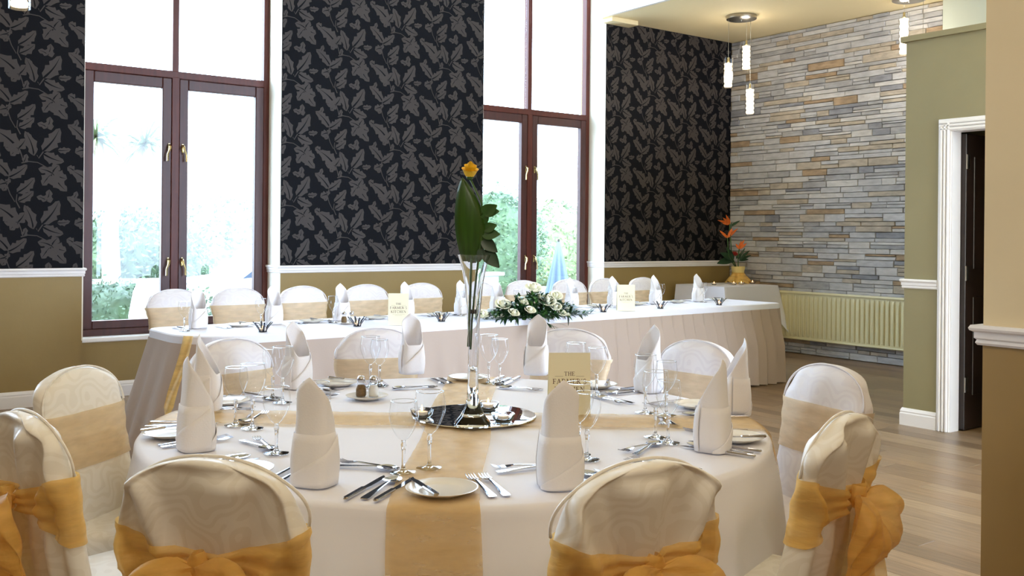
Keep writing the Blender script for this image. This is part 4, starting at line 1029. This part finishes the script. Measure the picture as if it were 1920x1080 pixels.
# ================================================================== FLOWERS
def rose(mb, c, r_, up=Vector((0, 0, 1)), seed=0, openn=1.0, tall=1.0):
    rr = random.Random(seed); s0 = len(mb.v)
    for (n, R0, hh, w) in ((2, .14, 1.12, 1.7), (3, .28, 1.1, 1.5), (4, .50, 1.02, 1.1), (5, .74, .88, .85), (6, 1.0, .66, .75)):
        for i in range(n):
            a0 = 2 * PI * i / n + R0 * 7 + rr.uniform(-.15, .15)
            def f(u, v):
                a = a0 + (u - .5) * 2 * w * (math.sin(PI * (.12 + .62 * v)) ** .7); k = R0 * (.35 + .65 * v ** .7) * (1 + (.18 * openn * max(0, v - .7) / .3 if R0 > .7 else -.45 * max(0, v - .35))); lip = .10 * max(0, v - .8) / .2 * (R0)
                return (r_ * k * math.cos(a), r_ * k * math.sin(a), r_ * (1.25 * tall * hh * v - lip - .12 * abs(u - .5) * v) + .02 * r_ * math.sin(9 * u))
            mb.grid(f, 6, 6)
    M_ = Matrix.Translation(c) @ up.normalized().to_track_quat('Z', 'Y').to_matrix().to_4x4() @ Matrix.Translation((0, 0, -r_ * .5)); mb.xf(M_, s0)
def leafshape(mb, p, d, L, w, nrm=None, droop=.15, n=6, fold=.25):
    d = Vector(d).normalized(); s = (nrm or Vector((0, 0, 1))).cross(d); s = s.normalized() if s.length > 1e-3 else d.orthogonal().normalized(); nn = d.cross(s).normalized(); p = Vector(p); vs = []
    for i in range(n + 1):
        k = i / n; c = p + d * L * k - Vector((0, 0, 1)) * droop * L * k * k; ww = w * .5 * math.sin(PI * min(1, k ** .75 * .96 + .02)) ** .9
        vs += [c - s * ww + nn * fold * ww, c, c + s * ww + nn * fold * ww]
    mb.add(vs, [(3 * i + j, 3 * i + j + 1, 3 * i + 4 + j, 3 * i + 3 + j) for i in range(n) for j in range(2)])
# tall vase
vc = atZ(886, 797, MZ); vx, vy = vc.x, vc.y
vs_ = thing('trumpet_vase', 'tall clear glass trumpet vase on the mirror plate', 'vase', (vx, vy, MZ))
VH = .535
vprof = [(0, .0), (.052, .0), (.058, .004), (.056, .012), (.040, .030), (.026, .055), (.019, .085), (.0165, .12), (.0165, .20), (.018, .28), (.022, .36), (.029, .44), (.040, .50), (.052, .535)]
inner = [(.0495, .535), (.0375, .50), (.0265, .44), (.0195, .36), (.0155, .28), (.014, .20), (.0135, .12), (.010, .10), (0, .098)]
MB().lathe(vprof + inner, 40).build('vessel', M['glassb'], vs_, True, 60)
yr = thing('yellow_rose', 'single yellow rose with green leaves standing in the tall vase', 'rose', (vx, vy, MZ + .25))
tp = atZ(880, 322, 1.36); 
def cam_pt(px, py): # point on the vertical plane through the vase facing the camera
    d = ray(px, py); D = (Vector((vx, vy, 0))).dot(FW); return Vector((0, 0, CH)) + d * D - Vector((vx, vy, MZ + .25))
hd = cam_pt(881, 325)
mb = MB(); rose(mb, hd, .026, Vector((-.15, -.35, 1)), 3, .25, 1.45); mb.build('bloom', M['yellow'], yr, True)
st_ = MB(); st_.tube([cam_pt(882, 655), cam_pt(885, 600), cam_pt(893, 520), cam_pt(903, 440), cam_pt(903, 380), hd - Vector((0, 0, .015))], .0034, 8); st_.build('stem', M['stem'], yr, True)
MB().lathe([(0, 0), (.010, .004), (.012, .012), (.008, .014), (0, .012)], 10, (hd.x, hd.y, hd.z - .022)).build('sepal', M['stem'], yr, True)
for (px, py, dx, dz, L) in ((903, 405, .8, .7, .065), (905, 400, 1, .25, .055), (903, 440, 1, .15, .06), (903, 450, .9, -.55, .06), (905, 470, .9, -.75, .07), (906, 432, .9, .5, .05), (904, 465, -.2, -1, .04), (903, 420, .5, 1, .045)):
    mb = MB(); leafshape(mb, cam_pt(px, py), RT * dx + UP * dz - FW * .2, L, L * .68, -FW + UP * .3, .12, 8); mb.build('leaf', M['leafd'] if py > 440 else M['leaf'], yr, True)
bl = thing('broad_leaf', 'tall broad dark green leaf standing in the vase', 'leaf', (vx, vy, MZ + .3))
mb = MB(); o_ = Vector((0, 0, -.05)); b0 = cam_pt(884, 490) + o_; b1 = cam_pt(867, 332) + o_; vs2 = []
NL = 16
for i in range(NL + 1):
    k = i / NL; c = b0.lerp(b1, k) + RT * (.008 * math.sin(PI * k)); ww = .0475 * math.sin(PI * (.17 + .83 * k)) ** .75 if k < 1 else 0
    for j in (-1, -.5, 0, .5, 1): vs2.append(c + RT * ww * j + FW * (.010 * abs(j) - .012 * math.sin(3 * k)))
mb.add(vs2, [(5 * i + j, 5 * i + j + 1, 5 * i + 6 + j, 5 * i + 5 + j) for i in range(NL) for j in range(4)]); o = mb.build('blade', M['leafb'], bl, True); solid(o, .0012)
MB().tube([cam_pt(878, 650) + o_, cam_pt(880, 600) + o_, cam_pt(884, 485) + o_], .004, 8).build('stalk', M['stem'], bl, True)
tw = MB(); 
for k in range(3): tw.lathe([(.0105, -.003 + k * .004), (.012, -.001 + k * .004), (.0105, .001 + k * .004)], 12, cam_pt(887, 586))
tw.build('wire_tie', M['frame'], yr, True)

# head table arrangement
fa = atY(1005, 590, 5.72); FA = Vector((fa.x, 5.74, HTOP))
ar = thing('flower_arrangement', 'low arrangement of ivory roses and green foliage on the long table', 'flower arrangement', FA)
def fpt(px, py, dy=0):
    d = ray(px, py); Y = 5.74 + dy; return Vector((0, 0, CH)) + d * (Y / d.y) - FA
fr_ = random.Random(8)
MB().bbox(-.12, .12, -.05, .05, .0, .05, .02).build('foam_block', M['leafd'], ar)
blooms = [(1001, 541, .052, -.02), (1025, 565, .056, -.08), (943, 571, .045, -.05), (980, 565, .036, -.09), (963, 587, .035, -.12), (994, 582, .034, -.13), (904, 590, .040, -.04), (1042, 555, .042, -.02), (1042, 575, .036, -.09), (948, 575, .03, -.04), (1053, 587, .030, -.08), (1012, 556, .028, -.05), (1066, 580, .02, -.03), (939, 592, .018, -.05), (930, 594, .016, -.06), (1064, 590, .018, -.06)]
for k, (px, py, r_, dy) in enumerate(blooms):
    mb = MB(); rose(mb, fpt(px, py, dy), r_ * 1.08, Vector((fr_.uniform(-.4, .3), -.8, fr_.uniform(1.0, 1.8))), k, 1.4); mb.build('rose_bloom', M['ivory'], ar, True)
fo1, fo2 = MB(), MB()
for i in range(1300):
    px = 1005 + fr_.gauss(0, 42); e = abs(px - 1005) / 105
    if e > 1: continue
    py = fr_.uniform(548 + 42 * e, 604 - 4 * e); p = fpt(px, py, fr_.uniform(-.10, .10))
    if p.z < .01: p.z = .01
    d = Vector((p.x * 2.2 + fr_.gauss(0, .4), fr_.gauss(-.4, .6), fr_.gauss(.35, .5)))
    leafshape((fo1, fo2)[i % 2], p, d, fr_.uniform(.04, .075), fr_.uniform(.018, .034), None, .2, 4)
for (px, py) in ((1108, 588), (1095, 590), (1085, 592), (1100, 583), (900, 594), (915, 597)):       # trailing fern tips
    a = fpt(1005 + (px - 1005) * .45, 585); b = fpt(px, py, -.03); b.z = max(b.z, .006)
    for k in range(16):
        f = k / 15; c = a.lerp(b, f); c.z = max(.008, c.z)
        for sg in (-1, 1): leafshape(fo1, c, (b - a).normalized() + Vector((0, sg * .8, .15)), .035 * (1.2 - f), .008, None, .1, 3)
for (px, py) in ((1000, 620), (1010, 612), (1040, 612), (1048, 617), (1055, 608), (1030, 608)):
    a = fpt(1010, 598, -.17); b = fpt(px, py, -.21)
    for k in range(9):
        c = a.lerp(b, k / 8); leafshape(fo2, c, (b - a).normalized() + Vector((fr_.gauss(0, .5), -.3, 0)), .04, .014, None, .3, 4)
tag(fo1.build('foliage', M['leaf'], ar, True), kind='stuff'); tag(fo2.build('dark_foliage', M['leafd'], ar, True), kind='stuff')

# potted arrangement on the side table
STZ = .797
pc = Vector((9.02, 7.78, STZ)); q = atY(1384, 500, 7.78); pc.x = q.x
pt_ = thing('flower_pot', 'yellow pot of orange bird of paradise flowers on the corner table', 'potted flowers', pc)
MB().lathe([(0, 0), (.058, 0), (.060, .02), (.074, .16), (.082, .185), (.084, .21), (.078, .21), (.07, .18), (0, .178)], 28).build('pot', M['pot'], pt_, True, 50)
def wrapf(u, v):
    a = 2 * PI * u; r_ = .075 + .07 * v ** 2 + .018 * math.sin(7 * a) * v; z_ = .13 * (1 - v) ** .7 + .006 + .02 * v * (1 + math.sin(5 * a)) * .8; return (r_ * math.cos(a), r_ * math.sin(a), z_)
MB().grid(wrapf, 56, 8, cu=True).build('gold_wrap', M['gold'], pt_, True)
def ppt(px, py, dy=0): d = ray(px, py); return Vector((0, 0, CH)) + d * ((7.78 + dy) / d.y) - pc
for (hx, hy, tips, bx) in ((1368, 420, ((1348, 412), (1354, 408), (1360, 403), (1366, 408), (1352, 418)), 1372), (1364, 446, ((1353, 432), (1357, 437), (1370, 428), (1376, 430), (1383, 428)), 1366), (1386, 467, ((1391, 452), (1394, 450), (1382, 457), (1396, 456)), 1384)):
    h_ = ppt(hx, hy); MB().tube([Vector((0, 0, .15)), ppt(bx, 480), h_], .007, 6).build('stem', M['stem'], pt_, True)
    mb = MB()
    for tx, ty in tips: d = ppt(tx, ty) - h_; leafshape(mb, h_, d + Vector((0, fr_.uniform(-.03, .03), 0)), d.length * 1.1, .032, -FW, .05, 6)
    mb.build('bird_of_paradise_bloom', M['orange'], pt_, True)
mb = MB(); rose(mb, ppt(1378, 476, -.06), .034, Vector((0, -.6, 1)), 9, .3); mb.build('protea_bloom', M['red'], pt_, True)
for (bx, by, tx, ty, w) in ((1372, 488, 1347, 490, .09), (1372, 486, 1352, 472, .08), (1376, 486, 1362, 462, .06), (1386, 488, 1404, 468, .035), (1386, 489, 1407, 476, .035), (1386, 489, 1402, 484, .04), (1384, 487, 1396, 464, .03), (1370, 425, 1386, 412, .03), (1367, 440, 1372, 415, .03), (1380, 485, 1390, 474, .04), (1376, 488, 1366, 490, .06)):
    b = ppt(bx, by); d = ppt(tx, ty) - b; mb = MB(); leafshape(mb, b, d, d.length * 1.1, w, -FW + UP * .4, .1, 8); o = mb.build('leaf', M['leafd'], pt_, True)
for px, lb in ((1339, 'far left tealight on the corner table'), (1376, 'left of the two middle tealights on the corner table'), (1390, 'right of the two middle tealights on the corner table'), (1411, 'far right tealight on the corner table')):
    yy = 7.62 if px in (1376, 1390) else 7.70
    q = atY(px, 525, yy); tealight(q.x, yy, STZ, lb, 'tealights on the corner table', .032)

# ================================================================== PENDANT LAMPS
def pendants(label, px, py, ceil_z, drops, power):
    """drops: (dx, dy, z_bottom, height)"""
    t = thing('pendant_lamp', label, 'pendant lamp', (px, py, ceil_z))
    MB().lathe([(0, -.001), (.165, -.001), (.168, -.01), (.165, -.038), (.155, -.042), (0, -.042)], 48).build('ceiling_plate', M['chrome'], t, True, 40)
    MB().lathe([(.0, -.062), (.006, -.06), (.006, -.042)], 8).build('finial', M['chrome'], t, True)
    for dx, dy, zb, hh in drops:
        zt = zb + hh - ceil_z; b = zb - ceil_z
        MB().tube([(dx, dy, -.042), (dx, dy, zt)], .0022, 6).build('cord', M['chrome'], t)
        gt = MB().lathe([(.0525, b), (.0525, zt), (.0495, zt), (.0495, b), (.0525, b)], 28, (dx, dy, 0)).build('glass_tube', M['glass'], t, True, 50)
        MB().lathe([(0, zt + .004), (.012, zt + .004), (.012, zt - .045), (.018, zt - .05), (0, zt - .055)], 12, (dx, dy, 0)).build('lamp_holder', M['brass'], gt, True, 50)
        mb = MB(); mb.lathe([(0, b + .008)] + [(.040 + .006 * math.sin(k * 2.4), b + .012 + (hh - .075) * k / 14) for k in range(15)] + [(0, b + hh - .06)], 20, (dx, dy, 0)); mb.build('lit_crystals', M['bulb'], gt, True)
        lamp(px + dx, py + dy, zb - .05, power * .6, .05); lamp(px + dx, py + dy, zb + hh + .08, power * .4, .05)
pendants('three-drop glass pendant lamp hanging in the stone wall corner', 8.35, 7.10, LOWZ, [(-.114, .084, 3.02, .33), (.109, .019, 3.234, .327), (.02, -.114, 2.716, .335)], 5)
pendants('glass pendant lamp beside the olive partition, partly hidden by it', 9.0, 5.48, LOWZ, [(.01, .06, 3.238, .43), (.04, -.13, 3.0, .33)], 6)
q = ray(37, 17) * 5.07
pendants('glass pendant lamp cut by the top left corner of the picture', .89 - .05, 5.63 + .08, HZ, [(.055, -.08, 2.53, .34), (-.1, .05, 3.1, .34), (.1, .09, 3.4, .34)], 2.5)
# unseen pendants added as warm fill light, above and behind the camera
for x, y, w_ in ((-1.6, 1.2, 'left of the camera'), (1.2, -1.2, 'right behind the camera'), (-1.8, -2.6, 'far behind the camera'), (-2.8, 4.6, 'in the left of the hall'), (1.0, 1.0, 'overhead in front of the camera')):
    pendants('unseen glass pendant lamp added as fill light, ' + w_, x, y, HZ, [(-.1, .06, 3.0, .34), (.1, .06, 3.35, .34), (.0, -.1, 3.7, .34)], 24 if 'behind' in w_ else 11)
